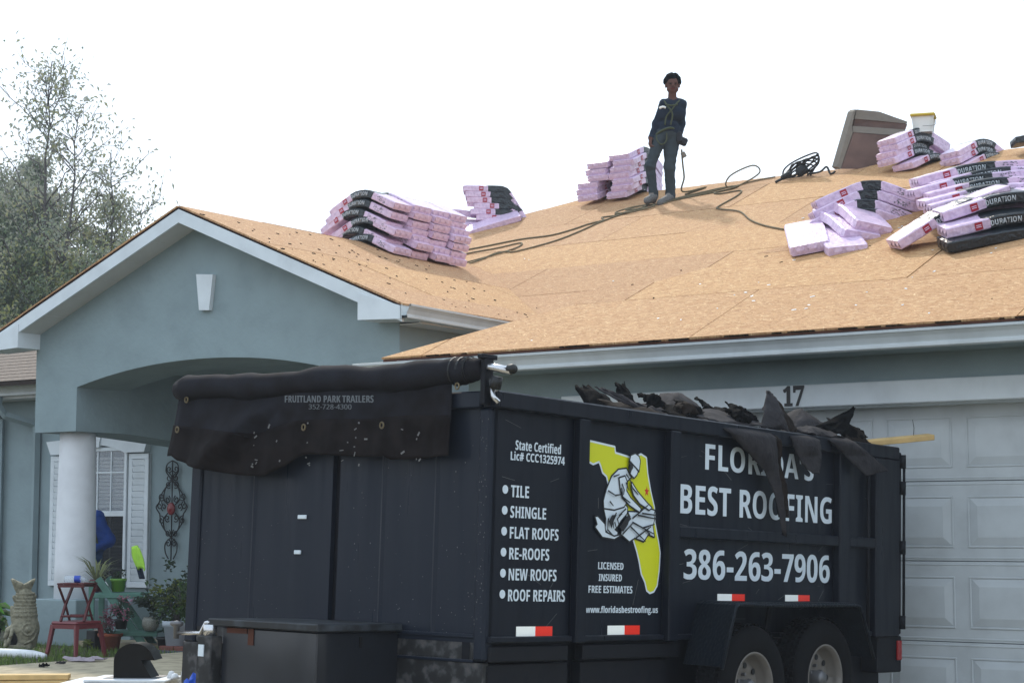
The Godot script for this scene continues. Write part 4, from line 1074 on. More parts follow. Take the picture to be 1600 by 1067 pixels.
func bent_text(text: String, s0: float, s1: float, y0: float, y1: float, side: float, a1: float, a2: float) -> ArrayMesh:
	var t := TextMesh.new()
	t.text = text
	t.font = fnt("Droid Sans", 700)
	t.font_size = 40
	t.pixel_size = 0.01
	t.depth = 0.02
	t.curve_step = 4.0
	var arr := t.surface_get_arrays(0)
	var vs: PackedVector3Array = arr[Mesh.ARRAY_VERTEX]
	var lo := Vector3(1e9, 1e9, 1e9); var hi := -lo
	for v in vs:
		lo = lo.min(v); hi = hi.max(v)
	for i in vs.size():
		var v := vs[i]
		var s := lerpf(s0, s1, (v.x - lo.x) / (hi.x - lo.x))
		if side < 0: s = -s
		var y := lerpf(y0, y1, (v.y - lo.y) / (hi.y - lo.y))
		var q := bcurve(s, a1, a2, SM)
		vs[i] = Vector3(q[0].x, q[0].y, 0) + Vector3(-q[1].y, q[1].x, 0) * y + Vector3(0, 0, side * (BW * 0.5 + 0.0035 + (v.z - lo.z) / (hi.z - lo.z) * 0.001))
	arr[Mesh.ARRAY_VERTEX] = vs
	arr[Mesh.ARRAY_NORMAL] = null
	var am := ArrayMesh.new()
	am.add_surface_from_arrays(Mesh.PRIMITIVE_TRIANGLES, arr)
	var s2 := SurfaceTool.new()
	s2.create_from(am, 0)
	s2.generate_normals()
	return s2.commit()

func bundle(label: String, X: Transform3D, a1: float, a2: float, style: int, group: String) -> Node3D:
	# style 0 all wrap, 1 dark band with lettering, 2 dark band without, 3 dark all over
	var key := "%d_%d_%d_%d" % [roundi(a1), roundi(a2), style, rng.randi() % 4]
	var b: Node3D
	if bundle_cache.has(key):
		b = bundle_cache[key].duplicate()
		b.name = numbered("shingle_bundle")
		add_child(b)
	else:
		b = thing("shingle_bundle", "", "shingle bundle")
		var sd := hash(key)
		var wrapm: Material = M.band if style == 3 else (M.pink if sd % 3 else M.pink2)
		put("wrapper", bmesh(a1, a2, -BL / 2, BL / 2, 0.0, sd, 0.0016), wrapm, b)
		# gathered ends of the plastic
		var st: SurfaceTool
		for sg in [-1.0, 1.0]:
			st = nst()
			var q := bcurve(sg * BL / 2, a1, a2, SM)
			for k in 3:
				var z := (k - 1) * 0.10 + 0.02
				var up := Vector3(-q[1].y, q[1].x, 0); var dr: Vector3 = Vector3(q[1].x, q[1].y, 0) * sg
				var o: Vector3 = Vector3(q[0].x, q[0].y, z) + dr * 0.001
				poly(st, [o + Vector3(0, 0, -0.05) - up * 0.03, o + Vector3(0, 0, 0.05) - up * 0.03, o + dr * 0.007 + Vector3(0, 0, 0.03), o + dr * 0.005 - Vector3(0, 0, 0.03)], dr - up)
				poly(st, [o + dr * 0.005 - Vector3(0, 0, 0.03), o + dr * 0.007 + Vector3(0, 0, 0.03), o + Vector3(0, 0, 0.045) + up * 0.03, o + Vector3(0, 0, -0.045) + up * 0.03], dr + up)
			put("end_fold", st, wrapm, b)
		if style == 1 or style == 2:
			put("label_band", bmesh(a1, a2, -0.20 if style == 1 or a2 > 50 else -0.13, 0.22 if style == 1 or a2 > 50 else 0.14, 0.002, sd + 5, 0.001), M.band, b)
			for side in [-1.0, 1.0]:
				st = nst()
				var p := []
				for e in [[-0.275, -0.030], [-0.215, -0.030], [-0.215, 0.030], [-0.275, 0.030]]:
					var q := bcurve(e[0] * side, a1, a2, SM)
					p.append(Vector3(q[0].x, q[0].y, 0) + Vector3(-q[1].y, q[1].x, 0) * float(e[1]) + Vector3(0, 0, side * (BW * 0.5 + 0.0055)))
				poly(st, p, Vector3(0, 0, side)); put("logo_square", st, M.logo, b)
				st = nst()
				for row in 2:
					var pp := []
					for e in [[-0.266, -0.004], [-0.226, -0.004], [-0.226, 0.003], [-0.266, 0.003]]:
						var q := bcurve(e[0] * side, a1, a2, SM)
						pp.append(Vector3(q[0].x, q[0].y, 0) + Vector3(-q[1].y, q[1].x, 0) * (float(e[1]) - 0.006 + 0.014 * row) + Vector3(0, 0, side * (BW * 0.5 + 0.0062)))
					poly(st, pp, Vector3(0, 0, side))
				put("logo_mark", st, M.pink, b)
				if style == 1:
					meshnode("lettering", bent_text("DURATION", -0.15, 0.09, -0.022, 0.020, side, a1, a2), M.bandtext, b)
			# speckled print strip on the wrap beyond the band
			st = nst()
			for k in 26:
				var s := rng.randf_range(0.23, 0.36); var y := rng.randf_range(-0.028, 0.028)
				var p2 := []
				for e in [[0, 0], [0.012, 0], [0.012, 0.005], [0, 0.005]]:
					var q := bcurve(s + e[0], a1, a2, SM)
					p2.append(Vector3(q[0].x, q[0].y, 0) + Vector3(-q[1].y, q[1].x, 0) * (y + float(e[1])) + Vector3(0, 0, BW * 0.5 + 0.0035))
				poly(st, p2, Vector3(0, 0, 1))
			put("small_print", st, M.print, b).set_meta("kind", "stuff")
		bundle_cache[key] = b
	b.transform = X
	tag(b, label, "shingle bundle", group)
	return b

func frame3(ax: Vector3, at: Vector3, roll := 0.0) -> Transform3D: # x along ax, y as upright as it can be
	var x := ax.normalized()
	var z := x.cross(Vector3.UP).normalized()
	var y := z.cross(x)
	var B := Basis(x, y, z)
	return Transform3D(B * Basis(Vector3(1, 0, 0), roll), at)

func rank_of(i: int, n: int) -> String:
	if i == 0: return "lowest"
	if i == n - 1: return "topmost"
	return ["", "second from the bottom", "third from the bottom", "fourth from the bottom", "fifth from the bottom", "sixth from the bottom", "seventh from the bottom"][i]

func build_bundles() -> void:
	var tone := "pink bundle, "
	# A: four columns draped over the porch ridge
	var colname := ["front column of the porch ridge stack", "second column of the porch ridge stack", "third column of the porch ridge stack", "rearmost column of the porch ridge stack"]
	for c in 4:
		var n := 6 if c == 0 else 7
		for l in n:
			var z := -16.42 - 0.347 * c
			var y := 4.482 + BT * 0.5 + l * (0.099 if c == 0 else 0.0855)
			var x := -13.16 + rng.randf_range(-0.035, 0.035) + (0.05 if (l + c) % 4 == 2 else 0.0) + 0.016 * c
			if c == 0 and l in [1, 3]: x -= 0.10
			bundle(tone + rank_of(l, n) + " in the " + colname[c], frame3(Vector3(1, 0, rng.randf_range(-0.03, 0.03)), Vector3(x, y, z + rng.randf_range(-0.008, 0.008)), rng.randf_range(-0.02, 0.02)), 26, 26, 1 if c == 0 else 2, "bundles on the porch ridge")
	# B: stack over the left hip of the main roof, and loose ones beside it
	for l in 6:
		var off: float = [0.10, 0.02, 0.07, -0.03, -0.05, -0.08][l]
		bundle(tone + rank_of(l, 6) + " in the six-high stack left of the roofer", frame3(Vector3(0.83, -0.02, -0.56), Vector3(-14.66 + off * 0.83, 5.56 + l * 0.0815, -21.30 - off * 0.56), 0.0), 0, 57, 2, "bundles on the far left hip")
	bundle(tone + "tilted alone at the foot of the six-high stack", frame3(Vector3(0.42, 0.17, -0.30), Vector3(-14.72, 5.43, -20.90), 0.40), 2, 2, 0, "bundles on the far left hip")
	bundle(tone + "lying level at the left of the six-high stack", frame3(Vector3(0.60, -0.04, -0.42), Vector3(-15.38, 5.70, -21.05), 0.15), 0, 4, 0, "bundles on the far left hip")
	bundle(tone + "end on with a dark strap, beside the six-high stack", frame3(Vector3(0.45, 0.06, 0.88), Vector3(-15.22, 5.56, -21.32), 0.0), 3, 20, 2, "bundles on the far left hip")
	bundle(tone + "half hidden under the level bundle left of the six-high stack", frame3(Vector3(0.70, 0.0, -0.6), Vector3(-15.52, 5.60, -21.1), 0.25), 0, 4, 0, "bundles on the far left hip")
	# C: two columns over the main ridge behind the standing roofer
	for l in 6:
		var dx := -0.13 if l < 3 else 0.0
		if l == 1: dx -= 0.06
		bundle(tone + rank_of(l, 6) + " in the left column behind the roofer", frame3(Vector3(0.05 * (l % 2), 0, 1), Vector3(-13.36 + dx + rng.randf_range(-0.02, 0.02), 5.945 + l * 0.0865, -22.08 + rng.randf_range(-0.02, 0.02))), 25, 22, 2, "bundles on the main ridge")
	for l in 7:
		bundle(tone + rank_of(l, 7) + " in the right column behind the roofer", frame3(Vector3(0.04 * (l % 3), 0, 1), Vector3(-12.98 + (0.0 if l else -0.08) + rng.randf_range(-0.03, 0.03), 5.945 + l * 0.0865, -22.08 + rng.randf_range(-0.02, 0.02))), 27, 23, 2, "bundles on the main ridge")
	# F: stack by the wooden platform, G: in front to the right of it
	for l in 5:
		var yaw: float = [0.10, -0.06, 0.10, 0.02, 0.0][l]
		bundle(tone + rank_of(l, 5) + " in the stack under the white tub", frame3(Vector3(-0.42 + yaw, 0, 1), Vector3(-8.84 + [0.14, -0.02, -0.08, -0.02, -0.04][l], 5.845 + l * 0.084, -21.88 + [0.02, 0.03, 0.0, 0.0, 0.0][l])), 20, 24, 1, "bundles by the white tub")
	for l in 4:
		bundle(tone + rank_of(l, 4) + " in the short stack right of the white tub", frame3(Vector3(-0.45, 0, 1), Vector3(-8.08 + [0.06, 0.10, 0.0, 0.0][l], 5.70 + l * 0.084, -21.90)), 26, 27, 1, "bundles by the white tub")
	bundle("dark-wrapped shingle bundle at the right edge behind the big heap", frame3(Vector3(0.8, 0.1, -0.5), Vector3(-7.1, 5.93, -21.85)), 3, 3, 3, "bundles by the white tub")
	# E: the heap on the garage roof, long sides to the street. Each from its left end, hump and right end
	var heap := func(label: String, p0: Vector3, p1: Vector3, p2: Vector3, style: int, roll: float, grp: String) -> void:
		var ax := (p2 - p0).normalized()
		var flat := Vector3(ax.x, 0, ax.z).normalized()
		var base := ax.y
		var d0 := p0 - p1; var d2 := p2 - p1
		var t := asin(clampf(base, -1, 1))
		var a1 := rad_to_deg(atan2(-d0.y, Vector2(d0.x, d0.z).length()) - t) * 1.2
		var a2 := rad_to_deg(atan2(-d2.y, Vector2(d2.x, d2.z).length()) + t) * 1.2
		var X := frame3(ax, p1, roll)
		X.origin -= X.basis.z * BW * 0.5
		bundle(label, X, roundf(a1 / 3.0) * 3.0, roundf(a2 / 3.0) * 3.0, style, grp)
	var ge := "bundles heaped on the garage roof at the right edge"
	heap.call("dark-wrapped shingle bundle at the very bottom of the right-hand heap", Vector3(-5.27, 3.40, -13.60), Vector3(-4.86, 3.495, -13.88), Vector3(-4.40, 3.56, -14.19), 3, 0.30, ge)
	heap.call(tone + "second from the bottom of the right-hand heap, resting on the dark one", Vector3(-5.30, 3.53, -13.70), Vector3(-4.90, 3.635, -13.96), Vector3(-4.48, 3.67, -14.24), 1, 0.28, ge)
	heap.call(tone + "third up in the right-hand heap, its dark label arching up", Vector3(-5.41, 3.67, -13.86), Vector3(-5.00, 3.83, -14.13), Vector3(-4.58, 3.84, -14.42), 1, 0.25, ge)
	heap.call(tone + "leaning steeply with its left end down on the bare plywood", Vector3(-5.72, 3.48, -13.77), Vector3(-5.37, 3.74, -14.01), Vector3(-4.98, 3.93, -14.28), 1, 0.22, ge)
	heap.call(tone + "wedged above the leaning one in the right-hand heap", Vector3(-5.70, 3.87, -14.27), Vector3(-5.30, 3.985, -14.55), Vector3(-4.88, 4.03, -14.83), 1, 0.2, ge)
	heap.call(tone + "short end out, just under the middle of the right-hand heap", Vector3(-5.62, 3.80, -14.15), Vector3(-5.20, 3.92, -14.42), Vector3(-4.78, 3.95, -14.70), 1, 0.2, ge)
	heap.call(tone + "fourth from the top of the right-hand heap", Vector3(-5.76, 3.97, -14.47), Vector3(-5.35, 4.08, -14.75), Vector3(-4.94, 4.12, -15.03), 1, 0.18, ge)
	heap.call(tone + "third from the top of the right-hand heap", Vector3(-5.93, 4.04, -14.60), Vector3(-5.53, 4.15, -14.87), Vector3(-5.09, 4.20, -15.17), 1, 0.16, ge)
	heap.call(tone + "second from the top of the right-hand heap", Vector3(-5.85, 4.12, -14.82), Vector3(-5.45, 4.23, -15.08), Vector3(-5.02, 4.27, -15.38), 1, 0.16, ge)
	heap.call(tone + "topmost of the right-hand heap", Vector3(-6.00, 4.19, -14.92), Vector3(-5.62, 4.31, -15.18), Vector3(-5.19, 4.35, -15.47), 1, 0.15, ge)
	for l in 3: # what carries the heap, behind
		bundle(tone + rank_of(l, 3) + " inside the right-hand heap, hidden behind the others", frame3(Vector3(0.92, 0, -0.38), Vector3(-5.05, 3.72 + 0.088 * l + 0.02, -14.45 - 0.10 * l), 0.3), 0, 0, 0, ge)
	# D: heap to the left of it, humped
	var gd := "bundles heaped left of the big heap on the garage roof"
	var hd := [["topmost of the humped stack left of the big heap", Vector3(-6.80, 4.065, -14.73), Vector3(-6.47, 4.22, -14.96), Vector3(-6.13, 4.10, -15.16), 2], ["second from the top of the humped stack left of the big heap", Vector3(-6.81, 3.98, -14.72), Vector3(-6.49, 4.135, -14.94), Vector3(-6.13, 4.005, -15.17), 2], ["second from the bottom of the humped stack left of the big heap", Vector3(-6.79, 3.915, -14.70), Vector3(-6.50, 4.05, -14.90), Vector3(-6.12, 3.91, -15.14), 2], ["lowest of the humped stack left of the big heap", Vector3(-6.76, 3.83, -14.67), Vector3(-6.48, 3.965, -14.88), Vector3(-6.10, 3.83, -15.11), 2]]
	for e in hd: heap.call(tone + e[0], e[1], e[2], e[3], e[4], 0.10, gd)
	bundle(tone + "farthest left on the garage roof, its flat top bright in the sun", frame3(Vector3(-0.45, 0.34, -0.83), Vector3(-6.61 - 0.22, 3.58 + 0.17, -14.01 - 0.41), -0.18), 3, 2, 0, gd)
	bundle(tone + "flat on the plywood, partly under the farthest left one", frame3(Vector3(-0.52, 0.33, -0.76), Vector3(-6.29 - 0.24, 3.535 + 0.16, -14.02 - 0.37), -0.10), 2, 2, 0, gd)
	bundle(tone + "slanting down to the right, directly below the humped stack", frame3(Vector3(-0.62, 0.32, -0.70), Vector3(-6.22 - 0.30, 3.80 + 0.15, -14.45 - 0.33), 0.20), 6, 4, 0, gd)
	bundle(tone + "just under the slanting one, below the humped stack", frame3(Vector3(-0.62, 0.33, -0.70), Vector3(-6.28 - 0.30, 3.71 + 0.15, -14.34 - 0.33), 0.16), 4, 4, 0, gd)

# ---------------------------------------------------------------- ropes and the other things on the roof
func curve_pts(p: Array, per: int) -> Array:
	var c := []
	for i in p.size() - 1:
		var a: Vector3 = p[maxi(i - 1, 0)]; var b: Vector3 = p[i]; var d: Vector3 = p[i + 1]; var e: Vector3 = p[mini(i + 2, p.size() - 1)]
		for k in per: c.append(b.cubic_interpolate(d, a, e, k / float(per)))
	c.append(p[-1])
	return c

func on_main(x: float, z: float, lift := 0.033) -> Vector3:
	return Vector3(x, 3.06 + SL * (z * -1.0 - 15.344) + lift, z)

func rope(called: String, label: String, pts: Array, r: float, m: Material, group := "", per := 6) -> Node:
	var o: Vector3 = pts[0]
	var q := curve_pts(pts, per).map(func(v): return v - o)
	var st := nst(true); tube(st, q, r, 6)
	var e := put(called, st, m)
	e.position = o
	return tag(e, label, "rope", group)

func build_roof_things() -> void:
	# long safety line from the porch valley up to the roofer, with loops
	var g := "ropes lying on the roof"
	var line := func(l: Array, lift := 0.03): return l.map(func(v): return on_main(v[0], v[1], lift))
	var w := func(x: float, z: float): return [x, z]
	rope("rope", "long olive rope running from the porch stack up to the roofer's feet", line.call([w.call(-14.5, -19.55), w.call(-13.95, -19.75), w.call(-13.5, -19.95), w.call(-13.05, -20.0), w.call(-12.85, -20.2), w.call(-12.75, -20.4), w.call(-12.6, -20.55), w.call(-12.72, -20.72), w.call(-12.52, -20.75), w.call(-12.45, -20.9), w.call(-12.2, -20.95), w.call(-12.3, -21.15), w.call(-12.05, -21.15), w.call(-12.0, -21.35), w.call(-11.7, -21.45), w.call(-11.35, -21.75)]), 0.0105, M.rope, g)
	rope("rope", "lower of the two ropes that meet near the porch stack", line.call([w.call(-14.3, -18.35), w.call(-13.75, -18.75), w.call(-13.5, -19.0), w.call(-13.45, -19.3), w.call(-13.3, -19.35), w.call(-13.15, -19.30), w.call(-12.95, -19.45), w.call(-12.75, -19.7), w.call(-12.65, -20.05), w.call(-12.6, -20.4), w.call(-12.5, -20.7), w.call(-12.35, -20.9)]), 0.0100, M.rope, g)
	rope("rope", "short rope loop just right of the porch stack", line.call([w.call(-14.4, -19.30), w.call(-13.9, -19.5), w.call(-13.6, -19.6), w.call(-13.35, -19.75), w.call(-13.25, -19.5), w.call(-13.5, -19.15), w.call(-13.75, -18.9), w.call(-14.1, -18.55)]), 0.0095, M.rope, g)
	rope("rope", "rope loops coiled beside the roofer's feet", line.call([w.call(-12.55, -20.75), w.call(-12.35, -20.85), w.call(-12.25, -21.05), w.call(-12.45, -21.08), w.call(-12.6, -20.85), w.call(-12.3, -20.78), w.call(-12.1, -21.0), w.call(-12.3, -21.12), w.call(-12.5, -20.95), w.call(-12.15, -20.92)], 0.045), 0.0100, M.rope, g)
	rope("rope", "rope from the roofer's feet curling to the right along the ridge", line.call([w.call(-12.1, -21.3), w.call(-11.8, -21.5), w.call(-11.5, -21.7), w.call(-11.25, -21.72), w.call(-11.3, -21.55), w.call(-11.7, -21.40), w.call(-12.1, -21.2)]), 0.0105, M.rope, g)
	rope("rope", "rope with a standing loop right of the roofer, trailing down the roof", [on_main(-10.85, -22.0), on_main(-11.1, -21.9), on_main(-11.35, -21.62, 0.05), on_main(-11.3, -21.6, 0.20), on_main(-11.05, -21.75, 0.27), on_main(-10.98, -21.8, 0.15), on_main(-11.2, -21.6, 0.05), on_main(-11.45, -21.45), on_main(-11.3, -21.35), on_main(-11.05, -21.4), on_main(-10.95, -21.1), on_main(-10.95, -20.6), on_main(-10.85, -20.45), on_main(-10.45, -20.2), on_main(-10.05, -19.7), on_main(-9.7, -19.35), on_main(-9.3, -19.05)], 0.0100, M.rope, g)
	# cord in a tangle
	var st := nst(true)
	var c := on_main(-10.40, -21.83, 0.0)
	for k in 6:
		var p := []
		for i in 17:
			var f := TAU * i / 16.0
			var rr := 0.16 + 0.03 * k
			p.append(Vector3(cos(f) * rr * 1.15 + 0.03 * sin(3 * f + k), 0.03 + (0.16 + 0.02 * k) * (0.5 + 0.5 * sin(f + k * 0.5)), sin(f + k * 0.35) * rr * 0.55))
		tube(st, curve_pts(p, 3), 0.011, 6)
	tube(st, curve_pts([Vector3(0.1, 0.05, 0.02), Vector3(0.28, 0.06, 0.03), Vector3(0.36, 0.12, 0.0), Vector3(0.42, 0.02, 0.02), Vector3(0.48, 0.05, 0.0)], 5), 0.014, 6)
	tube(st, curve_pts([Vector3(-0.1, 0.05, 0.1), Vector3(-0.2, 0.0, 0.15), Vector3(-0.28, -0.04, 0.18)], 4), 0.018, 6)
	box(st, Vector3(0.04, 0.10, 0.06), Vector3(0.16, 0.13, 0.09), 0.03, Basis(Vector3(0, 0, 1), 0.5)); box(st, Vector3(-0.14, 0.04, 0.14), Vector3(0.16, 0.07, 0.06), 0.02, Basis(Vector3(0, 0, 1), 0.4))
	var cc := put("cord_tangle", st, M.cord); cc.position = c
	tag(cc, "tangle of black cord and harness gear near the ridge, left of the wooden platform", "cord")
	# the wooden roof platform, tipped up: a deep shallow box seen from beneath
	var o := on_main(-9.95, -22.05, 0.0)
	var t := thing("roof_platform", "weathered wooden roof platform tipped up on the ridge beside the bundles", "platform", Transform3D(Basis(), o))
	var bk := Vector3(-0.30, 0.05, -0.20)
	var prism := func(called: String, p: Array, back: Vector3, m: Material) -> void:
		var s2 := nst()
		var q := p.map(func(v): return v - o)
		var r := q.map(func(v): return v + back)
		var mid := Vector3.ZERO
		for v in q: mid += v / q.size()
		poly(s2, q, Vector3(0.56, -0.1, 0.83)); poly(s2, r, Vector3(-0.56, 0.1, -0.83))
		for k in q.size():
			var k2 := (k + 1) % q.size()
			poly(s2, [q[k], q[k2], r[k2], r[k]], (q[k] + q[k2]) * 0.5 - mid)
		put(called, s2, m, t)
	prism.call("plywood_face", [Vector3(-9.85, 5.84, -21.85), Vector3(-9.18, 5.84, -22.30), Vector3(-9.18, 6.255, -22.30), Vector3(-9.71, 6.31, -21.95)], bk * 0.12, M.ply)
	prism.call("edge_board", [Vector3(-9.714, 6.312, -21.942), Vector3(-9.17, 6.258, -22.29), Vector3(-9.17, 6.345, -22.31), Vector3(-9.72, 6.395, -21.95)], bk * 0.14, M.ply_edge)
	prism.call("upper_face", [Vector3(-9.74, 6.40, -22.01), Vector3(-9.19, 6.35, -22.37), Vector3(-9.16, 6.425, -22.37), Vector3(-9.45, 6.50, -22.17), Vector3(-9.71, 6.49, -21.99)], bk * 0.12, M.ply)
	prism.call("upper_board", [Vector3(-9.71, 6.493, -21.98), Vector3(-9.45, 6.503, -22.16), Vector3(-9.16, 6.43, -22.36), Vector3(-9.155, 6.455, -22.36), Vector3(-9.45, 6.585, -22.16), Vector3(-9.68, 6.61, -21.99)], bk * 0.16, M.ply_edge)
	prism.call("side_board", [Vector3(-9.86, 5.838, -21.852), Vector3(-9.722, 6.31, -21.944), Vector3(-9.73, 6.40, -21.944), Vector3(-9.69, 6.61, -21.97), Vector3(-9.72, 6.585, -21.96), Vector3(-9.90, 5.87, -21.84)], bk * 0.35, M.ply_edge)
	# tub
	var tb := thing("tub", "square white plastic tub with a yellow lid standing on the bundles", "tub", Transform3D(Basis(Vector3(0, 1, 0), 0.30), Vector3(-8.74, 6.165, -21.86)))
	st = nst()
	var hw := 0.115; var hb := 0.095
	for k in 4:
		var f0 := PI / 2 * k; var R0 := Basis(Vector3(0, 1, 0), f0)
		poly(st, [R0 * Vector3(-hb * 1.2, 0, hb), R0 * Vector3(hb * 1.2, 0, hb), R0 * Vector3(hw * 1.2, 0.20, hw), R0 * Vector3(-hw * 1.2, 0.20, hw)], R0 * Vector3(0, 0, 1))
	bx(st, -hb * 1.1, hb * 1.1, 0, 0.01, -hb * 1.1, hb * 1.1)
	put("body", st, M.bucket, tb)
	st = nst(); bx(st, -0.152, 0.152, 0.195, 0.228, -0.152, 0.152, 0.012); put("lid", st, M.lid, tb)
	st = nst(true); tube(st, curve_pts([Vector3(0.14, 0.18, 0.0), Vector3(0.15, 0.10, 0.06), Vector3(0.13, 0.07, 0.12), Vector3(0.0, 0.06, 0.155)], 4), 0.003, 5); put("handle", st, M.steel, tb)
# ---------------------------------------------------------------- people
# caps: [a, b, ra, rb, colour]; one smooth surface round all of them, meshed with surface nets
func nets(caps: Array, cell: float, k: float, fold: float, V: PackedVector3Array, C: PackedColorArray, I: PackedInt32Array) -> void:
	var lo := Vector3(1e9, 1e9, 1e9); var hi := -lo
	for c in caps:
		var r: float = maxf(c[2], c[3]) + cell * 3.0
		lo = lo.min(c[0] - Vector3.ONE * r).min(c[1] - Vector3.ONE * r)
		hi = hi.max(c[0] + Vector3.ONE * r).max(c[1] + Vector3.ONE * r)
	var nx := int((hi.x - lo.x) / cell) + 2; var ny := int((hi.y - lo.y) / cell) + 2; var nz := int((hi.z - lo.z) / cell) + 2
	var F := PackedFloat32Array(); F.resize(nx * ny * nz); F.fill(1.0)
	var W := PackedFloat32Array(); W.resize(nx * ny * nz); W.fill(1.0)
	var O := PackedInt32Array(); O.resize(nx * ny * nz); O.fill(-1)
	for ci in caps.size():
		var c: Array = caps[ci]
		var a: Vector3 = c[0]; var b: Vector3 = c[1]; var ra: float = c[2]; var rb: float = c[3]
		var m: float = maxf(ra, rb) + maxf(k * 1.5, cell * 2.5)
		var l := ((a.min(b) - Vector3.ONE * m - lo) / cell).floor().max(Vector3.ZERO)
		var h := ((a.max(b) + Vector3.ONE * m - lo) / cell).ceil().min(Vector3(nx - 1, ny - 1, nz - 1))
		var ab := b - a
		var ll := maxf(ab.length_squared(), 1e-9)
		for x in range(int(l.x), int(h.x) + 1):
			for y in range(int(l.y), int(h.y) + 1):
				var idx := (x * ny + y) * nz
				for z in range(int(l.z), int(h.z) + 1):
					var p := lo + Vector3(x, y, z) * cell
					var t := clampf((p - a).dot(ab) / ll, 0.0, 1.0)
					var d := (p - a - ab * t).length() - lerpf(ra, rb, t)
					var f := F[idx + z]
					if d < W[idx + z]:
						W[idx + z] = d; O[idx + z] = ci
					var hh := clampf(0.5 + 0.5 * (f - d) / k, 0.0, 1.0)
					F[idx + z] = lerpf(f, d, hh) - k * hh * (1.0 - hh)
	if fold > 0.0: # creases of cloth
		var fn := FastNoiseLite.new()
		fn.seed = 4; fn.frequency = 6.0; fn.fractal_octaves = 3
		for x in nx:
			for y in ny:
				var i1 := (x * ny + y) * nz
				for z in nz:
					if absf(F[i1 + z]) < 0.05:
						var p := lo + Vector3(x, y * 1.6, z) * cell
						F[i1 + z] += fn.get_noise_3d(p.x, p.y, p.z) * fold
	var vid := {}
	var off := [Vector3i(0, 0, 0), Vector3i(1, 0, 0), Vector3i(0, 1, 0), Vector3i(1, 1, 0), Vector3i(0, 0, 1), Vector3i(1, 0, 1), Vector3i(0, 1, 1), Vector3i(1, 1, 1)]
	var edges := [[0, 1], [2, 3], [4, 5], [6, 7], [0, 2], [1, 3], [4, 6], [5, 7], [0, 4], [1, 5], [2, 6], [3, 7]]
	for x in nx - 1:
		for y in ny - 1:
			for z in nz - 1:
				var i0 := (x * ny + y) * nz + z
				var v := [F[i0], F[i0 + ny * nz], F[i0 + nz], F[i0 + ny * nz + nz], F[i0 + 1], F[i0 + ny * nz + 1], F[i0 + nz + 1], F[i0 + ny * nz + nz + 1]]
				var neg := 0
				for e in v:
					if e < 0.0: neg += 1
				if neg == 0 or neg == 8: continue
				var s := Vector3.ZERO
				var n := 0
				for e in edges:
					var f0: float = v[e[0]]; var f1: float = v[e[1]]
					if (f0 < 0.0) != (f1 < 0.0):
						s += Vector3(off[e[0]]).lerp(Vector3(off[e[1]]), f0 / (f0 - f1)); n += 1
				vid[i0] = V.size()
				V.append(lo + (Vector3(x, y, z) + s / n) * cell)
				var own := O[i0]
				for q in [i0 + ny * nz, i0 + nz, i0 + 1, i0 + ny * nz + nz + 1]:
					if own < 0: own = O[q]
				C.append(caps[maxi(own, 0)][4])
	var sx := ny * nz; var sy := nz
	for i0 in vid:
		for ax in 3:
			var d: int = [sx, sy, 1][ax]
			if i0 + d >= F.size(): continue
			var f0 := F[i0]; var f1 := F[i0 + d]
			if (f0 < 0.0) == (f1 < 0.0): continue
			var u: int = [sy, 1, sx][ax]; var w: int = [1, sx, sy][ax]
			if not (vid.has(i0 - u) and vid.has(i0 - w) and vid.has(i0 - u - w)): continue
			var q := [vid[i0], vid[i0 - u], vid[i0 - u - w], vid[i0 - w]]
			if f0 < 0.0: q.reverse()
			I.append_array(PackedInt32Array([q[0], q[1], q[2], q[0], q[2], q[3]]))

func body_mesh(groups: Array) -> ArrayMesh: # groups of [caps, cell, blend]
	var V := PackedVector3Array(); var C := PackedColorArray(); var I := PackedInt32Array()
	for g in groups: nets(g[0], g[1], g[2], g[3] if g.size() > 3 else 0.0, V, C, I)
	var st := SurfaceTool.new()
	st.begin(Mesh.PRIMITIVE_TRIANGLES)
	st.set_smooth_group(0)
	for i in I:
		st.set_color(C[i]); st.add_vertex(V[i])
	st.generate_normals()
	return st.commit()

func hand_caps(wrist: Vector3, palm_dir: Vector3, side: Vector3, curl: Vector3, skin: Color) -> Array:
	var out := []
	var pd := palm_dir.normalized(); var sd := side.normalized(); var cu := curl.normalized()
	var k0 := wrist + pd * 0.085
	out.append([wrist, wrist + pd * 0.03, 0.026, 0.026, skin])
	for j in 4:
		var q := (j - 1.5) * 0.019
		out.append([wrist + pd * 0.02 + sd * q * 0.7, k0 + sd * q, 0.015, 0.0125, skin])
	for j in 4:
		var q := (j - 1.5) * 0.020
		var L: float = [0.036, 0.043, 0.040, 0.030][j]
		var b := k0 + sd * q
		var m1 := b + (pd * 0.85 + cu * 0.4).normalized() * L
		var m2 := m1 + (pd * 0.5 + cu * 0.8).normalized() * L * 0.7
		var m3 := m2 + (pd * 0.1 + cu).normalized() * L * 0.55
		out.append([b, m1, 0.0098, 0.0090, skin]); out.append([m1, m2, 0.0090, 0.0085, skin]); out.append([m2, m3, 0.0085, 0.0078, skin])
	var t0 := wrist + pd * 0.028 - sd * 0.026
	var t1 := t0 + (pd * 0.7 - sd * 0.6 + cu * 0.3).normalized() * 0.042
	out.append([wrist + pd * 0.01, t0, 0.016, 0.015, skin]); out.append([t0, t1, 0.013, 0.0105, skin]); out.append([t1, t1 + (pd * 0.9 + cu * 0.4).normalized() * 0.03, 0.0105, 0.009, skin])
	return out

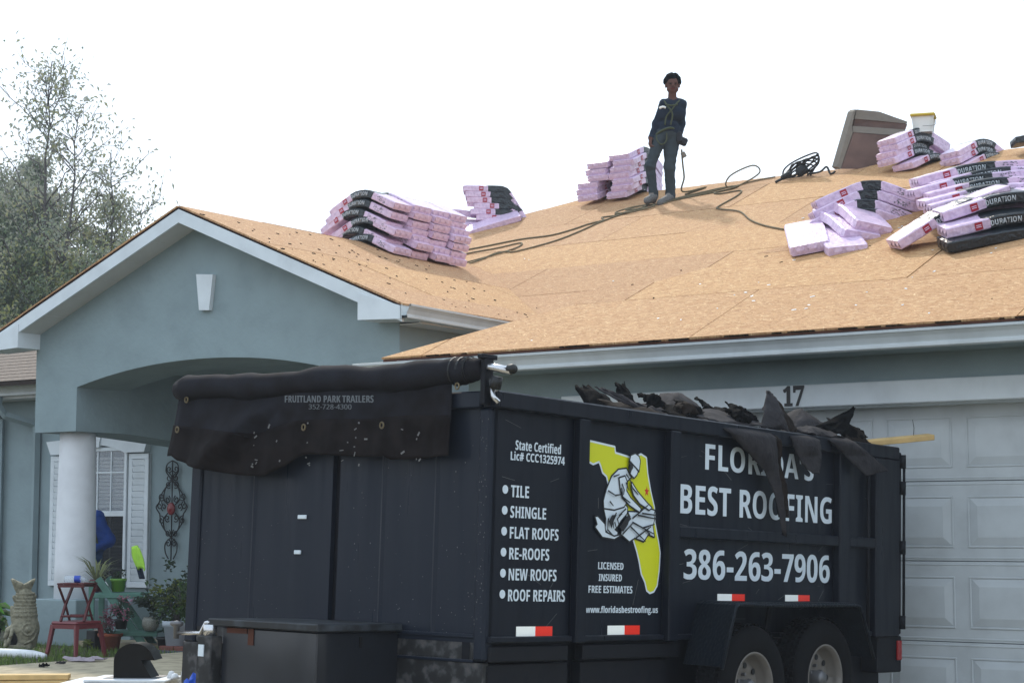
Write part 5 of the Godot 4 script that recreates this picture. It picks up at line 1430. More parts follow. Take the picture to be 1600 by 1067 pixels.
func build_roofer() -> void:
	# local frame: x to the right as seen from the street, z towards the viewer
	var foot := on_main(-12.13, -21.28, 0.022)
	var B := Basis(Vector3(0.826, 0, -0.564), Vector3(0, 1, 0), Vector3(0.564, 0, 0.826))
	var t := thing("person", "person standing on the roof in a dark long-sleeved top, jeans and safety harness", "person", Transform3D(B, foot))
	var skin := Color(0.115, 0.062, 0.050)
	var top := Color(0.016, 0.027, 0.043)
	var jean := Color(0.042, 0.054, 0.060)
	var jean_d := Color(0.016, 0.027, 0.045)
	var v := func(x: float, y: float, z := 0.0): return Vector3((x - 165.0) * 0.001842, (985.0 - y) * 0.001842, z)
	var body := []
	# torso, leaning a little
	var pel: Vector3 = v.call(188, 515); var waist: Vector3 = v.call(212, 445); var chest: Vector3 = v.call(240, 330, 0.01); var neck0: Vector3 = v.call(240, 245)
	var hl: Vector3 = v.call(140, 540, 0.02); var hr: Vector3 = v.call(226, 540, -0.01)
	body.append_array([[v.call(165, 500, 0.0), v.call(222, 500, 0.0), 0.098, 0.098, jean], [v.call(186, 440), v.call(236, 440), 0.092, 0.092, top], [v.call(202, 350, 0.01), v.call(270, 340, 0.01), 0.105, 0.105, top], [v.call(195, 285), v.call(288, 285), 0.078, 0.082, top], [v.call(180, 470), v.call(232, 470), 0.10, 0.10, top]])
	body.append_array([[neck0, v.call(238, 205, 0.01), 0.058, 0.052, skin]])
	# arms
	var sl: Vector3 = v.call(180, 272); var el: Vector3 = v.call(122, 420, -0.01); var wl: Vector3 = v.call(82, 520, 0.05)
	var sr: Vector3 = v.call(304, 275); var er: Vector3 = v.call(306, 415, -0.07); var wr: Vector3 = v.call(285, 510, -0.02)
	body.append_array([[sl, el, 0.062, 0.048, top], [el, wl, 0.046, 0.034, top], [sr, er, 0.066, 0.050, top], [er, wr, 0.048, 0.036, top], [v.call(210, 262), sl, 0.05, 0.06, top], [v.call(270, 262), sr, 0.05, 0.064, top]])
	body.append([wl, wl + (wl - el).normalized() * 0.015, 0.028, 0.027, skin]); body.append([wr, wr + (wr - er).normalized() * 0.015, 0.028, 0.027, skin])
	# legs
	var kl: Vector3 = v.call(74, 732, 0.08); var al: Vector3 = v.call(100, 935, 0.0)
	var kr: Vector3 = v.call(208, 745, 0.05); var ar: Vector3 = v.call(220, 935, -0.02)
	body.append_array([[hl, kl, 0.088, 0.066, jean], [kl, al, 0.066, 0.055, jean], [hr, kr, 0.090, 0.066, jean], [kr, ar, 0.066, 0.055, jean]])
	body.append_array([[hr + Vector3(0.05, -0.02, -0.03), kr + Vector3(0.034, 0, -0.03), 0.062, 0.048, jean_d], [kr + Vector3(0.030, 0, -0.025), ar + Vector3(0.024, 0.03, -0.02), 0.05, 0.044, jean_d]])
	body.append_array([[al + Vector3(0, 0.03, 0), al + Vector3(0, -0.02, 0.0), 0.058, 0.062, jean], [ar + Vector3(0, 0.03, 0), ar + Vector3(0, -0.02, 0), 0.058, 0.062, jean]])
	# feet inside the shoes
	var tl: Vector3 = v.call(46, 985, 0.12); var tr: Vector3 = v.call(140, 1004, 0.13)
	body.append_array([[al, tl, 0.042, 0.032, Color(0.22, 0.2, 0.19)], [ar, tr, 0.042, 0.032, Color(0.22, 0.2, 0.19)]])
	# head, turned to the viewer
	var hc: Vector3 = v.call(240, 138, 0.02)
	var lip := Color(0.13, 0.05, 0.045)
	var eye := Color(0.03, 0.02, 0.02)
	var head := [[neck0, v.call(239, 190, 0.02), 0.055, 0.052, skin], [hc + Vector3(0, 0.03, -0.02), hc + Vector3(0, 0.025, 0.015), 0.086, 0.080, skin], [hc + Vector3(0, -0.03, 0.02), hc + Vector3(-0.002, -0.085, 0.035), 0.066, 0.042, skin], [hc + Vector3(-0.03, -0.06, 0.02), hc + Vector3(0.03, -0.06, 0.02), 0.048, 0.048, skin],
		[hc + Vector3(0, 0.0, 0.095), hc + Vector3(0, -0.034, 0.108), 0.010, 0.015, skin], [hc + Vector3(-0.012, -0.038, 0.098), hc + Vector3(0.012, -0.038, 0.098), 0.010, 0.010, skin],
		[hc + Vector3(-0.046, 0.018, 0.082), hc + Vector3(0.046, 0.018, 0.082), 0.014, 0.014, skin], [hc + Vector3(-0.020, -0.066, 0.082), hc + Vector3(0.020, -0.066, 0.082), 0.009, 0.009, lip],
		[hc + Vector3(-0.032, 0.0, 0.078), hc + Vector3(-0.030, 0.0, 0.080), 0.011, 0.011, eye], [hc + Vector3(0.032, 0.0, 0.078), hc + Vector3(0.030, 0.0, 0.080), 0.011, 0.011, eye],
		[hc + Vector3(-0.085, 0.01, 0.0), hc + Vector3(-0.088, -0.03, 0.005), 0.016, 0.012, skin], [hc + Vector3(0.085, 0.01, 0.0), hc + Vector3(0.088, -0.03, 0.005), 0.016, 0.012, skin]]
	var h1 := hand_caps(wl + (wl - el).normalized() * 0.01, Vector3(-0.12, -0.95, 0.15), Vector3(0.3, 0.0, 0.9), Vector3(0.6, -0.1, 0.2), skin)
	var h2 := hand_caps(wr + (wr - er).normalized() * 0.01, Vector3(-0.25, -0.9, 0.15), Vector3(0.1, 0.2, 0.9), Vector3(-0.9, -0.1, -0.1), skin)
	meshnode("body", body_mesh([[body, 0.0125, 0.03, 0.012], [head, 0.0055, 0.012], [h1, 0.0045, 0.005], [h2, 0.0045, 0.005]]), M.body, t)
	# hair
	var hair := []
	var r2 := RandomNumberGenerator.new(); r2.seed = 5
	for k in 170:
		var f := r2.randf() * TAU; var g := acos(lerpf(1.0, -0.12, r2.randf()))
		var d := Vector3(sin(g) * cos(f), cos(g), sin(g) * sin(f))
		if d.z > 0.5 and d.y < 0.55: continue
		var q := hc + Vector3(0, 0.035, -0.005) + d * Vector3(0.088, 0.102, 0.094)
		hair.append([q, q + d * 0.008, 0.030, 0.021, Color(0, 0, 0)])
	meshnode("hair", body_mesh([[hair, 0.008, 0.018]]), M.hair, t)
	# harness, belt, pouches, shoes
	var st := nst(true)
	tube(st, curve_pts([v.call(178, 262, 0.075), v.call(196, 300, 0.118), v.call(232, 360, 0.135), v.call(220, 440, 0.115)], 6), 0.011, 6)
	tube(st, curve_pts([v.call(288, 258, 0.070), v.call(262, 285, 0.108), v.call(226, 335, 0.132), v.call(190, 380, 0.118), v.call(180, 440, 0.105)], 6), 0.011, 6)
	tube(st, curve_pts([v.call(186, 292, 0.118), v.call(226, 300, 0.125), v.call(270, 290, 0.11)], 5), 0.013, 6)
	tube(st, curve_pts([v.call(118, 505, 0.06), v.call(160, 480, 0.108), v.call(215, 462, 0.12), v.call(262, 470, 0.06)], 6), 0.016, 6)
	tube(st, curve_pts([v.call(130, 500, 0.07), v.call(120, 540, 0.10), v.call(150, 580, 0.115), v.call(185, 560, 0.118), v.call(192, 500, 0.118)], 6), 0.010, 6)
	put("harness", st, M.strap, t)
	st = nst(true); tube(st, curve_pts([v.call(140, 322, 0.13), v.call(165, 312, 0.135), v.call(185, 318, 0.13)], 4), 0.016, 6); put("chest_clip", st, M.bucket, t)
	st = nst(); box(st, v.call(280, 520, 0.0), Vector3(0.11, 0.17, 0.13), 0.03, Basis(Vector3(0, 0, 1), 0.15)); box(st, v.call(318, 545, -0.03), Vector3(0.10, 0.10, 0.10), 0.02, Basis(Vector3(0, 0, 1), -0.4)); box(st, v.call(300, 415, -0.10), Vector3(0.06, 0.07, 0.06), 0.015); put("tool_pouch", st, M.pouch, t)
	st = nst(); box(st, v.call(318, 640, -0.03), Vector3(0.06, 0.075, 0.03), 0.008, Basis(Vector3(0, 0, 1), 0.5)); put("rope_grab", st, M.ply_edge, t)
	var shoes := [[[al + Vector3(0, -0.035, -0.02), al + Vector3(0, -0.06, -0.03), 0.052, 0.04], [al + Vector3(0, -0.03, 0.02), tl + Vector3(0, 0.004, 0.0), 0.054, 0.042], [al + Vector3(0, -0.065, -0.03), tl + Vector3(-0.004, -0.018, 0.02), 0.034, 0.034]], [[ar + Vector3(0, -0.035, -0.02), ar + Vector3(0, -0.07, -0.03), 0.052, 0.04], [ar + Vector3(0, -0.03, 0.02), tr + Vector3(0, 0.006, 0.0), 0.054, 0.042], [ar + Vector3(0, -0.075, -0.03), tr + Vector3(-0.004, -0.014, 0.02), 0.034, 0.034]]]
	for s in shoes:
		var caps: Array = s.map(func(c): return [c[0], c[1], c[2], c[3], Color(1, 1, 1)])
		meshnode("shoe", body_mesh([[caps, 0.009, 0.02]]), M.shoe, t)
	for e in [[al, tl], [ar, tr]]: # dark sole and laces
		st = nst(true)
		var d: Vector3 = (e[1] - e[0]).normalized()
		for k in 3: tube(st, [e[0] + d * (0.05 + 0.022 * k) + Vector3(-0.026, 0.016 - 0.008 * k, 0), e[0] + d * (0.055 + 0.022 * k) + Vector3(0, 0.024 - 0.009 * k, 0.006), e[0] + d * (0.05 + 0.022 * k) + Vector3(0.026, 0.016 - 0.008 * k, 0)], 0.006, 5)
		put("laces", st, M.pouch, t)
	# the lifeline from the belt to the roof
	var b0: Vector3 = t.transform * v.call(305, 600, -0.05)
	rope("lifeline", "lifeline hanging from the standing roofer's belt to the ridge", [b0, t.transform * v.call(312, 700, -0.06), t.transform * v.call(322, 800, -0.07), t.transform * v.call(312, 900, -0.10), on_main(-11.72, -21.72, 0.06), on_main(-11.95, -21.55, 0.03)], 0.013, M.rope, "")

func build_porch_person() -> void: # bending at the window, mostly behind the column
	var B := Basis(Vector3(0.826, 0, -0.564), Vector3(0, 1, 0), Vector3(0.564, 0, 0.826))
	var t := thing("person", "person in a blue work shirt and jeans, half hidden by the porch column", "person", Transform3D(B, Vector3(-16.16, 0.14, -15.15)))
	var shirt := Color(0.028, 0.075, 0.30); var jean := Color(0.03, 0.06, 0.14); var skin := Color(0.25, 0.14, 0.10)
	var V := func(x: float, y: float, z := 0.0): return Vector3(x, y, z)
	var caps := [[V.call(-0.10, 0.86), V.call(0.02, 0.86), 0.12, 0.12, jean], [V.call(-0.09, 1.02), V.call(0.02, 1.02), 0.125, 0.125, shirt], [V.call(-0.14, 1.22), V.call(0.02, 1.21), 0.13, 0.12, shirt], [V.call(-0.22, 1.30), V.call(0.05, 1.28), 0.08, 0.085, shirt],
		[V.call(0.06, 1.27), V.call(0.185, 1.02, -0.02), 0.080, 0.075, shirt], [V.call(0.185, 1.02, -0.02), V.call(0.06, 0.94, 0.12), 0.075, 0.050, shirt], [V.call(0.03, 1.2, 0.0), V.call(0.09, 1.0, 0.0), 0.12, 0.10, shirt], [V.call(-0.22, 1.27), V.call(-0.24, 1.02, 0.12), 0.065, 0.052, shirt], [V.call(-0.24, 1.02, 0.12), V.call(-0.18, 0.92, 0.3), 0.052, 0.04, shirt],
		[V.call(-0.12, 0.82), V.call(-0.15, 0.45), 0.10, 0.075, jean], [V.call(-0.15, 0.45), V.call(-0.15, 0.06, -0.02), 0.075, 0.06, jean], [V.call(0.02, 0.82), V.call(0.035, 0.45), 0.10, 0.075, jean], [V.call(0.035, 0.45), V.call(0.03, 0.06, -0.02), 0.075, 0.06, jean],
		[V.call(-0.10, 1.33, 0.03), V.call(-0.12, 1.44, 0.06), 0.055, 0.05, skin], [V.call(-0.15, 0.04), V.call(-0.17, 0.03, 0.14), 0.05, 0.04, Color(0.05, 0.05, 0.05)], [V.call(0.03, 0.04), V.call(0.02, 0.03, 0.14), 0.05, 0.04, Color(0.05, 0.05, 0.05)]]
	var hc := Vector3(-0.13, 1.53, 0.09)
	var head := [[hc + Vector3(0, -0.06, -0.02), hc + Vector3(0.01, -0.10, -0.03), 0.05, 0.052, skin], [hc, hc + Vector3(0, 0.02, -0.03), 0.085, 0.085, skin], [hc + Vector3(0, -0.04, 0.03), hc + Vector3(0, -0.08, 0.04), 0.06, 0.04, skin], [hc + Vector3(0, -0.02, 0.10), hc + Vector3(0, -0.03, 0.105), 0.012, 0.014, skin]]
	var h1 := hand_caps(Vector3(0.06, 0.93, 0.12), Vector3(-0.9, -0.1, 0.2), Vector3(0, 1, 0.1), Vector3(-0.1, -0.2, -0.9), skin)
	var h2 := hand_caps(Vector3(-0.18, 0.92, 0.3), Vector3(0.4, -0.5, 0.5), Vector3(0.7, 0.5, 0), Vector3(0.2, -0.5, -0.5), skin)
	meshnode("body", body_mesh([[caps, 0.016, 0.035, 0.02], [head, 0.008, 0.015], [h1, 0.006, 0.005], [h2, 0.006, 0.005]]), M.body, t)
	var st := nst(true); tube(st, curve_pts([V.call(0.0, 1.33, 0.10), V.call(0.05, 1.18, 0.15), V.call(0.085, 1.04, 0.14), V.call(0.10, 0.95, 0.11)], 5), 0.015, 6); put("strap", st, M.strap, t)
	st = nst(true); lathe(st, [Vector2(0.097, 0.0), Vector2(0.092, 0.06), Vector2(0.05, 0.10), Vector2(0.0, 0.11)], 20, Transform3D(Basis(), hc + Vector3(0, 0.02, -0.01))); put("cap", st, M.pot_cream, t)
# ---------------------------------------------------------------- ground, garden, trees
func ghgt(x: float, z: float) -> float:
	var y := 0.0
	if z > -6.0: y = -0.30 * smoothstep(-6.0, 5.0, z)
	return y + 0.10 * (1.0 - smoothstep(-10.6, -9.4, x)) * (1.0 - smoothstep(-8.0, -4.0, z))

func ground_grid(xs: Array, zs: Array, lift: float) -> SurfaceTool:
	var st := nst(true)
	for i in xs.size() - 1:
		for j in zs.size() - 1:
			var P := func(a: int, b: int) -> Vector3: return Vector3(xs[a], ghgt(xs[a], zs[b]) + lift, zs[b])
			quad(st, P.call(i, j), P.call(i, j + 1), P.call(i + 1, j + 1), P.call(i + 1, j))
	return st

func span(a: float, b: float, n: int) -> Array:
	var o := []
	for k in n + 1: o.append(lerpf(a, b, k / float(n)))
	return o

func build_ground() -> void:
	var xs := [-400.0, -150.0, -60.0, -30.0] + span(-20, 4, 48) + [12.0, 30.0, 60.0, 150.0, 400.0]
	var zs := [-400.0, -150.0, -60.0, -30.0] + span(-18, 10, 56) + [20.0, 40.0, 80.0, 150.0, 400.0]
	struct("ground", ground_grid(xs, zs, -0.02), M.soil)
	struct("driveway", ground_grid(span(-9.3, -2.4, 14), span(-12.62, 7.0, 40), 0.0), M.concrete)
	struct("walkway", ground_grid(span(-12.85, -9.31, 8), span(-13.25, -8.0, 12), 0.012), M.concrete)
	var st := nst(); bx(st, -400, 400, -0.42, -0.33, 7.0, 14.0); struct("street", st, mat(Color(0.24, 0.24, 0.25), 0.9))
	st = nst(); bx(st, -15.5, -10.62, -0.05, 0.135, -15.998, -13.72); struct("porch_floor", st, M.concrete)
	var bs := nst(); bx(bs, -13.30, -11.3, 0.0, 0.11, -13.70, -13.36); var step := struct("porch_step", bs, M.groove)
	for k in 10:
		for r in 2:
			st = nst(); box(st, Vector3(-13.2 + 0.20 * k + 0.1 * r, 0.125, -13.45 - 0.16 * r), Vector3(0.19, 0.05, 0.15), 0.006)
			put("brick", st, M.brick, step)
	# grass in front of the porch
	var bl := nst()
	tri(bl, Vector3(-0.004, 0, 0), Vector3(0.004, 0, 0), Vector3(0.002, 0.05, 0.012)); tri(bl, Vector3(0.004, 0, 0), Vector3(-0.004, 0, 0), Vector3(0.002, 0.05, 0.012))
	bl.generate_normals()
	var mm := MultiMesh.new()
	mm.transform_format = MultiMesh.TRANSFORM_3D
	mm.mesh = bl.commit()
	var n := 9000
	mm.instance_count = n
	for k in n:
		var x := -16.5 + 3.72 * rng.randf(); var z := -13.6 + 3.2 * rng.randf()
		if x > -13.2 and rng.randf() < 0.4: x -= 0.4
		mm.set_instance_transform(k, Transform3D(Basis(Vector3(0, 1, 0), rng.randf() * TAU).scaled(Vector3.ONE * rng.randf_range(0.5, 1.4)), Vector3(x, 0.078, z)))
	var g := MultiMeshInstance3D.new()
	g.multimesh = mm
	g.name = "grass"
	g.material_override = M.grass
	mm.mesh.surface_set_material(0, M.grass)
	g.set_meta("kind", "stuff"); g.set_meta("label", "thin green lawn strip in front of the porch"); g.set_meta("category", "grass")
	add_child(g)

func leaf(st: SurfaceTool, p: Vector3, d: Vector3, w: float, up := Vector3.UP, bend := 0.25) -> void: # a folded pointed leaf from p along d
	var s := d.cross(up)
	if s.length() < 1e-4: s = Vector3(1, 0, 0)
	s = s.normalized() * w
	var n := s.cross(d).normalized()
	var l := d.length()
	var m := p + d * 0.5 + n * l * 0.06
	var e := p + d - Vector3(0, l * bend, 0)
	tri(st, p, m + s + n * w * 0.3, e); tri(st, p, e, m - s + n * w * 0.3)

func bush(parent: Node, called: String, m: Material, c: Vector3, r: Vector3, n: int, len: float, w: float, seed_: int) -> void:
	var r2 := RandomNumberGenerator.new(); r2.seed = seed_
	var st := nst()
	var hubs := []
	for k in maxi(3, n / 16): hubs.append(Vector3(r2.randfn(0, 0.45), r2.randfn(0.05, 0.45), r2.randfn(0, 0.45)))
	for k in n:
		var h: Vector3 = hubs[r2.randi() % hubs.size()]
		var q: Vector3 = c + (h + Vector3(r2.randfn(0, 0.16), r2.randfn(0, 0.16), r2.randfn(0, 0.16))) * r
		var d := (Vector3(r2.randfn(0, 1), r2.randf_range(-0.3, 1.0), r2.randfn(0, 1)).normalized() + h * 0.7).normalized()
		leaf(st, q, d * len * r2.randf_range(0.6, 1.25), w * r2.randf_range(0.7, 1.2))
	put(called, st, m, parent)

func stems(parent: Node, m: Material, base: Vector3, tip: Vector3, spread: float, n: int, r: float) -> void:
	var st := nst(true)
	for k in n:
		var e := tip + Vector3(rng.randfn(0, spread), rng.randfn(0, spread * 0.6), rng.randfn(0, spread))
		tube(st, [base + Vector3(rng.randfn(0, r * 2), 0, rng.randfn(0, r * 2)), base.lerp(e, 0.5) + Vector3(rng.randfn(0, spread * 0.3), 0, rng.randfn(0, spread * 0.3)), e], [r, r * 0.8, r * 0.4], 5)
	put("stem", st, m, parent)

func pot(parent: Node, m: Material, c: Vector3, r0: float, r1: float, h: float) -> void:
	var st := nst(true)
	lathe(st, [Vector2(0, 0), Vector2(r0, 0), Vector2(lerpf(r0, r1, 0.8), h * 0.78), Vector2(r1 * 1.06, h * 0.80), Vector2(r1 * 1.10, h), Vector2(r1 * 0.98, h), Vector2(r1 * 0.9, h * 0.86), Vector2(0, h * 0.84)], 28, Transform3D(Basis(), c)); put("pot", st, m, parent)

func spiral(c: Vector2, r: float, turns: float, a0: float, sx: float) -> Array:
	var o := []
	for k in 17:
		var f := k / 16.0
		var rr := r * (1.0 - 0.82 * f)
		o.append(c + Vector2(cos(a0 + f * turns * TAU) * sx, sin(a0 + f * turns * TAU)) * rr)
	return o

func build_wall_art() -> void:
	var t := thing("wall_scroll", "tall black iron scrollwork ornament with a red medallion on the porch wall", "wall ornament", Transform3D(Basis(), Vector3(-15.70, 1.52, -15.965)))
	var st := nst(true)
	var up := func(p: Array) -> Array: return p.map(func(v): return Vector3(v.x, v.y, 0.0))
	tube(st, [Vector3(0, -0.60, 0), Vector3(0, 0.56, 0)], 0.007, 6); put("rod", st, M.iron, t)
	var sc := [[0.055, 0.46, 0.045, 1.2, 3.6], [0.055, 0.36, 0.05, 1.3, 1.6], [0.06, 0.28, 0.045, 1.3, 4.2], [0.07, 0.11, 0.045, 1.3, 2.0], [0.17, 0.14, 0.05, 1.3, 4.0], [0.20, 0.04, 0.05, 1.2, 2.2], [0.13, 0.02, 0.045, 1.2, 5.0], [0.17, -0.13, 0.05, 1.3, 1.5], [0.07, -0.11, 0.045, 1.3, 4.0], [0.06, -0.28, 0.045, 1.3, 2.2], [0.05, -0.40, 0.045, 1.2, 1.4]]
	for s in [1.0, -1.0]:
		for e in sc:
			st = nst(true)
			var p := spiral(Vector2(e[0], e[1]), e[2], e[3], e[4], 1.0).map(func(q): return Vector2(q.x * s, q.y))
			tube(st, up.call(p), 0.0065, 6); put("scroll", st, M.iron, t)
		for b in [[[0.0, 0.56], [0.08, 0.52], [0.10, 0.44], [0.05, 0.38], [0.0, 0.33]], [[0.0, 0.33], [0.10, 0.24], [0.13, 0.12], [0.06, 0.05]], [[0.05, 0.30], [0.16, 0.18], [0.20, 0.08], [0.25, 0.02], [0.19, -0.06]], [[0.19, -0.06], [0.16, -0.18], [0.05, -0.30]], [[0.06, -0.05], [0.13, -0.13], [0.10, -0.25], [0.0, -0.33]], [[0.0, -0.33], [0.09, -0.40], [0.09, -0.50], [0.04, -0.58]]]:
			st = nst(true)
			tube(st, curve_pts(b.map(func(q): return Vector3(q[0] * s, q[1], 0.004)), 6), 0.0075, 6); put("scroll_bar", st, M.iron, t)
	st = nst(true)
	lathe(st, [Vector2(0.060, 0.0), Vector2(0.060, 0.012), Vector2(0.047, 0.026), Vector2(0.036, 0.020), Vector2(0.024, 0.028), Vector2(0.0, 0.032)], 28, Transform3D(Basis(Vector3(1, 0, 0), Vector3(0, 0, 1), Vector3(0, -1.22, 0)), Vector3(0, 0.0, 0.006))); put("medallion", st, M.redglaze, t)

func build_garden() -> void:
	# stone fish standing on its head
	var t := thing("fish_statue", "grey stone fish statue standing head down with its tail in the air", "statue", Transform3D(Basis(Vector3(0, 1, 0), 1.02).scaled(Vector3.ONE * 0.98), Vector3(-14.80, 0.09, -12.98)))
	var st: SurfaceTool
	var cw := Color(1, 1, 1)
	var caps := [[Vector3(0.03, 0.10, 0), Vector3(0.03, 0.20, 0), 0.125, 0.135, cw], [Vector3(0.03, 0.2, 0), Vector3(0.02, 0.36, 0), 0.135, 0.118, cw], [Vector3(0.02, 0.36, 0), Vector3(0.02, 0.52, 0), 0.115, 0.085, cw], [Vector3(0.02, 0.52, 0), Vector3(0.01, 0.58, 0), 0.082, 0.055, cw],
		[Vector3(0.0, 0.08, 0.0), Vector3(-0.14, 0.02, 0.02), 0.06, 0.032, cw], [Vector3(-0.04, 0.22, 0.0), Vector3(-0.14, 0.19, 0.02), 0.065, 0.030, cw], [Vector3(-0.14, 0.19, 0.02), Vector3(-0.175, 0.12, 0.02), 0.028, 0.022, cw], [Vector3(-0.12, 0.02, 0.05), Vector3(0.05, 0.015, 0.08), 0.03, 0.04, cw],
		[Vector3(-0.09, 0.30, 0.0), Vector3(-0.115, 0.42, 0), 0.03, 0.018, cw], [Vector3(-0.075, 0.50, 0.0), Vector3(-0.10, 0.53, 0.02), 0.03, 0.018, cw], [Vector3(0.10, 0.50, 0.0), Vector3(0.115, 0.53, 0.02), 0.03, 0.018, cw]]
	meshnode("body", body_mesh([[caps, 0.014, 0.03]]), M.stone, t)
	st = nst(true)
	var fan := []
	for i in 7:
		var r := []
		for j in 11:
			var u := j / 5.0 - 1.0; var w := i / 6.0
			r.append(Vector3(u * lerpf(0.045, 0.118, pow(w, 0.7)) - 0.004, 0.545 + w * (0.165 - 0.060 * (1.0 - absf(u))), 0.055 * (1.0 - u * u) * w + 0.01 * sin(j * 2.0) * w))
		fan.append(r)
	sheet(st, fan, 0.028)
	put("tail", st, M.stone, t)
	st = nst()
	for i in 7:
		for j in 13:
			var y := 0.33 + i * 0.036
			var f := TAU * (j + 0.5 * (i % 2)) / 13.0
			var rr := lerpf(0.124, 0.082, (y - 0.30) / 0.27)
			var B := Basis(Vector3(0, 1, 0), -f + PI / 2)
			box(st, Vector3(0.02 + cos(f) * rr, y, sin(f) * rr), Vector3(0.052, 0.044, 0.016), 0.007, B * Basis(Vector3(1, 0, 0), 0.25))
	put("scales", st, M.stone, t)
	st = nst(true)
	for z in [-1.0, 1.0]:
		var X := Transform3D(Basis(Vector3(1, 0, 0), Vector3(0, 0, 1), Vector3(0, -1, 0)).rotated(Vector3(1, 0, 0), 0.0 if z > 0 else PI), Vector3(0.035, 0.20, 0.128 * z))
		lathe(st, [Vector2(0.068, -0.02), Vector2(0.068, 0.014), Vector2(0.054, 0.018), Vector2(0.044, 0.006), Vector2(0.034, 0.006), Vector2(0.028, 0.020), Vector2(0.0, 0.026)], 22, X)
	put("eye", st, M.stone, t)
	for z in [-1.0, 1.0]:
		st = nst(true)
		tube(st, curve_pts([Vector3(0.00, 0.055, 0.115 * z), Vector3(0.085, 0.10, 0.125 * z), Vector3(0.125, 0.19, 0.085 * z), Vector3(0.10, 0.29, 0.085 * z)], 5), 0.013, 6); put("gill", st, M.stone, t)
	st = nst(true)
	var lipr := []
	for k in 19: lipr.append(Vector3(-0.140 + 0.03 * sin(TAU * k / 18.0), 0.115 + 0.085 * sin(TAU * k / 18.0), 0.03 + 0.075 * cos(TAU * k / 18.0)))
	tube(st, lipr, 0.020, 8); put("lips", st, M.stone, t)
	st = nst(true); lathe(st, [Vector2(0.0, -0.10), Vector2(0.072, -0.06), Vector2(0.076, 0.0), Vector2(0.070, 0.0), Vector2(0.03, -0.05), Vector2(0.0, -0.055)], 20, Transform3D(Basis(Vector3(0, 1, 0), Vector3(-1, 0.35, 0).normalized(), Vector3(0, 0, 1)), Vector3(-0.13, 0.115, 0.03))); put("mouth", st, M.dark, t)
	# red stool with a red folding table and a bottle on it
	t = thing("stool", "square dark red plastic stool on the grass, a folding table on top", "stool", Transform3D(Basis(Vector3(0, 1, 0), 1.61), Vector3(-13.42, 0.08, -12.42)))
	st = nst(); box(st, Vector3(0, 0.325, 0), Vector3(0.34, 0.035, 0.34), 0.015); box(st, Vector3(0, 0.295, 0.155), Vector3(0.30, 0.04, 0.02)); box(st, Vector3(0.155, 0.295, 0), Vector3(0.02, 0.04, 0.30)); box(st, Vector3(-0.155, 0.295, 0), Vector3(0.02, 0.04, 0.30)); box(st, Vector3(0, 0.295, -0.155), Vector3(0.30, 0.04, 0.02)); put("seat", st, M.redplastic, t)
	for x in [-1, 1]:
		for z in [-1, 1]:
			st = nst(); tube(st, [Vector3(0.15 * x, 0.31, 0.15 * z), Vector3(0.19 * x, 0.0, 0.19 * z)], [0.026, 0.020], 4); put("leg", st, M.redplastic, t)
	t = thing("folding_table", "small dark red wooden folding table standing on the stool", "table", Transform3D(Basis(Vector3(0, 1, 0), 1.976), Vector3(-13.42, 0.425, -12.42)))
	for k in 4:
		st = nst(); bx(st, -0.16, 0.16, 0.338, 0.352, -0.135 + 0.069 * k, -0.135 + 0.062 + 0.069 * k, 0.004); put("slat", st, M.redwood, t)
	st = nst(); bx(st, -0.15, -0.125, 0.312, 0.337, -0.13, 0.13); bx(st, 0.125, 0.15, 0.312, 0.337, -0.13, 0.13); put("rail", st, M.redwood, t)
	for z in [-0.115, 0.115]:
		for s in [-1.0, 1.0]:
			st = nst(); tube(st, [Vector3(0.13 * s, 0.32, z + 0.012 * s), Vector3(-0.02 * s, 0.155, z + 0.012 * s), Vector3(-0.125 * s, 0.0, z + 0.012 * s)], 0.015, 4); put("leg", st, M.redwood, t)
	st = nst(); tube(st, [Vector3(-0.105, 0.045, -0.11), Vector3(-0.105, 0.045, 0.11)], 0.011, 6); tube(st, [Vector3(0.105, 0.045, -0.11), Vector3(0.105, 0.045, 0.11)], 0.011, 6); put("stretcher", st, M.redwood, t)
	t = thing("water_bottle", "clear plastic water bottle lying on the folding table", "bottle", Transform3D(Basis(Vector3(0, 1, 0), 0.60), Vector3(-13.43, 0.811, -12.40)))
	var lx := Transform3D(Basis(Vector3(0, -1, 0), Vector3(1, 0, 0), Vector3(0, 0, 1)), Vector3.ZERO)
	st = nst(true); lathe(st, [Vector2(0, -0.10), Vector2(0.031, -0.10), Vector2(0.033, -0.09), Vector2(0.033, 0.05), Vector2(0.014, 0.085), Vector2(0.014, 0.1), Vector2(0, 0.1)], 24, lx); put("body", st, M.water, t)
	st = nst(true); lathe(st, [Vector2(0.0336, -0.005), Vector2(0.0338, 0.0), Vector2(0.0338, 0.045), Vector2(0.0336, 0.05)], 24, lx); put("label", st, M.bluelabel, t)
	# plant stand
	t = thing("plant_stand", "green wooden folding plant stand with two shelves", "plant stand", Transform3D(Basis(Vector3(0, 1, 0), 0.50), Vector3(-14.09, 0.10, -13.58)))
	for z in [-0.16, 0.16]:
		st = nst(); box(st, Vector3(0.10, 0.34, z), Vector3(0.075, 0.86, 0.022), 0.004, Basis(Vector3(0, 0, 1), 0.63)); put("side_board", st, M.green_paint, t)
		st = nst(); box(st, Vector3(-0.215, 0.33, z), Vector3(0.06, 0.66, 0.02), 0.004, Basis(Vector3(0, 0, 1), 0.0)); put("leg", st, M.green_paint, t)
	for e in [[0.06, 0.535, 0.52], [0.24, 0.16, 0.46]]:
		for k in 3:
			st = nst(); box(st, Vector3(e[0], e[1], -0.115 + 0.115 * k), Vector3(e[2], 0.02, 0.105), 0.004); put("shelf_board", st, M.green_paint, t)
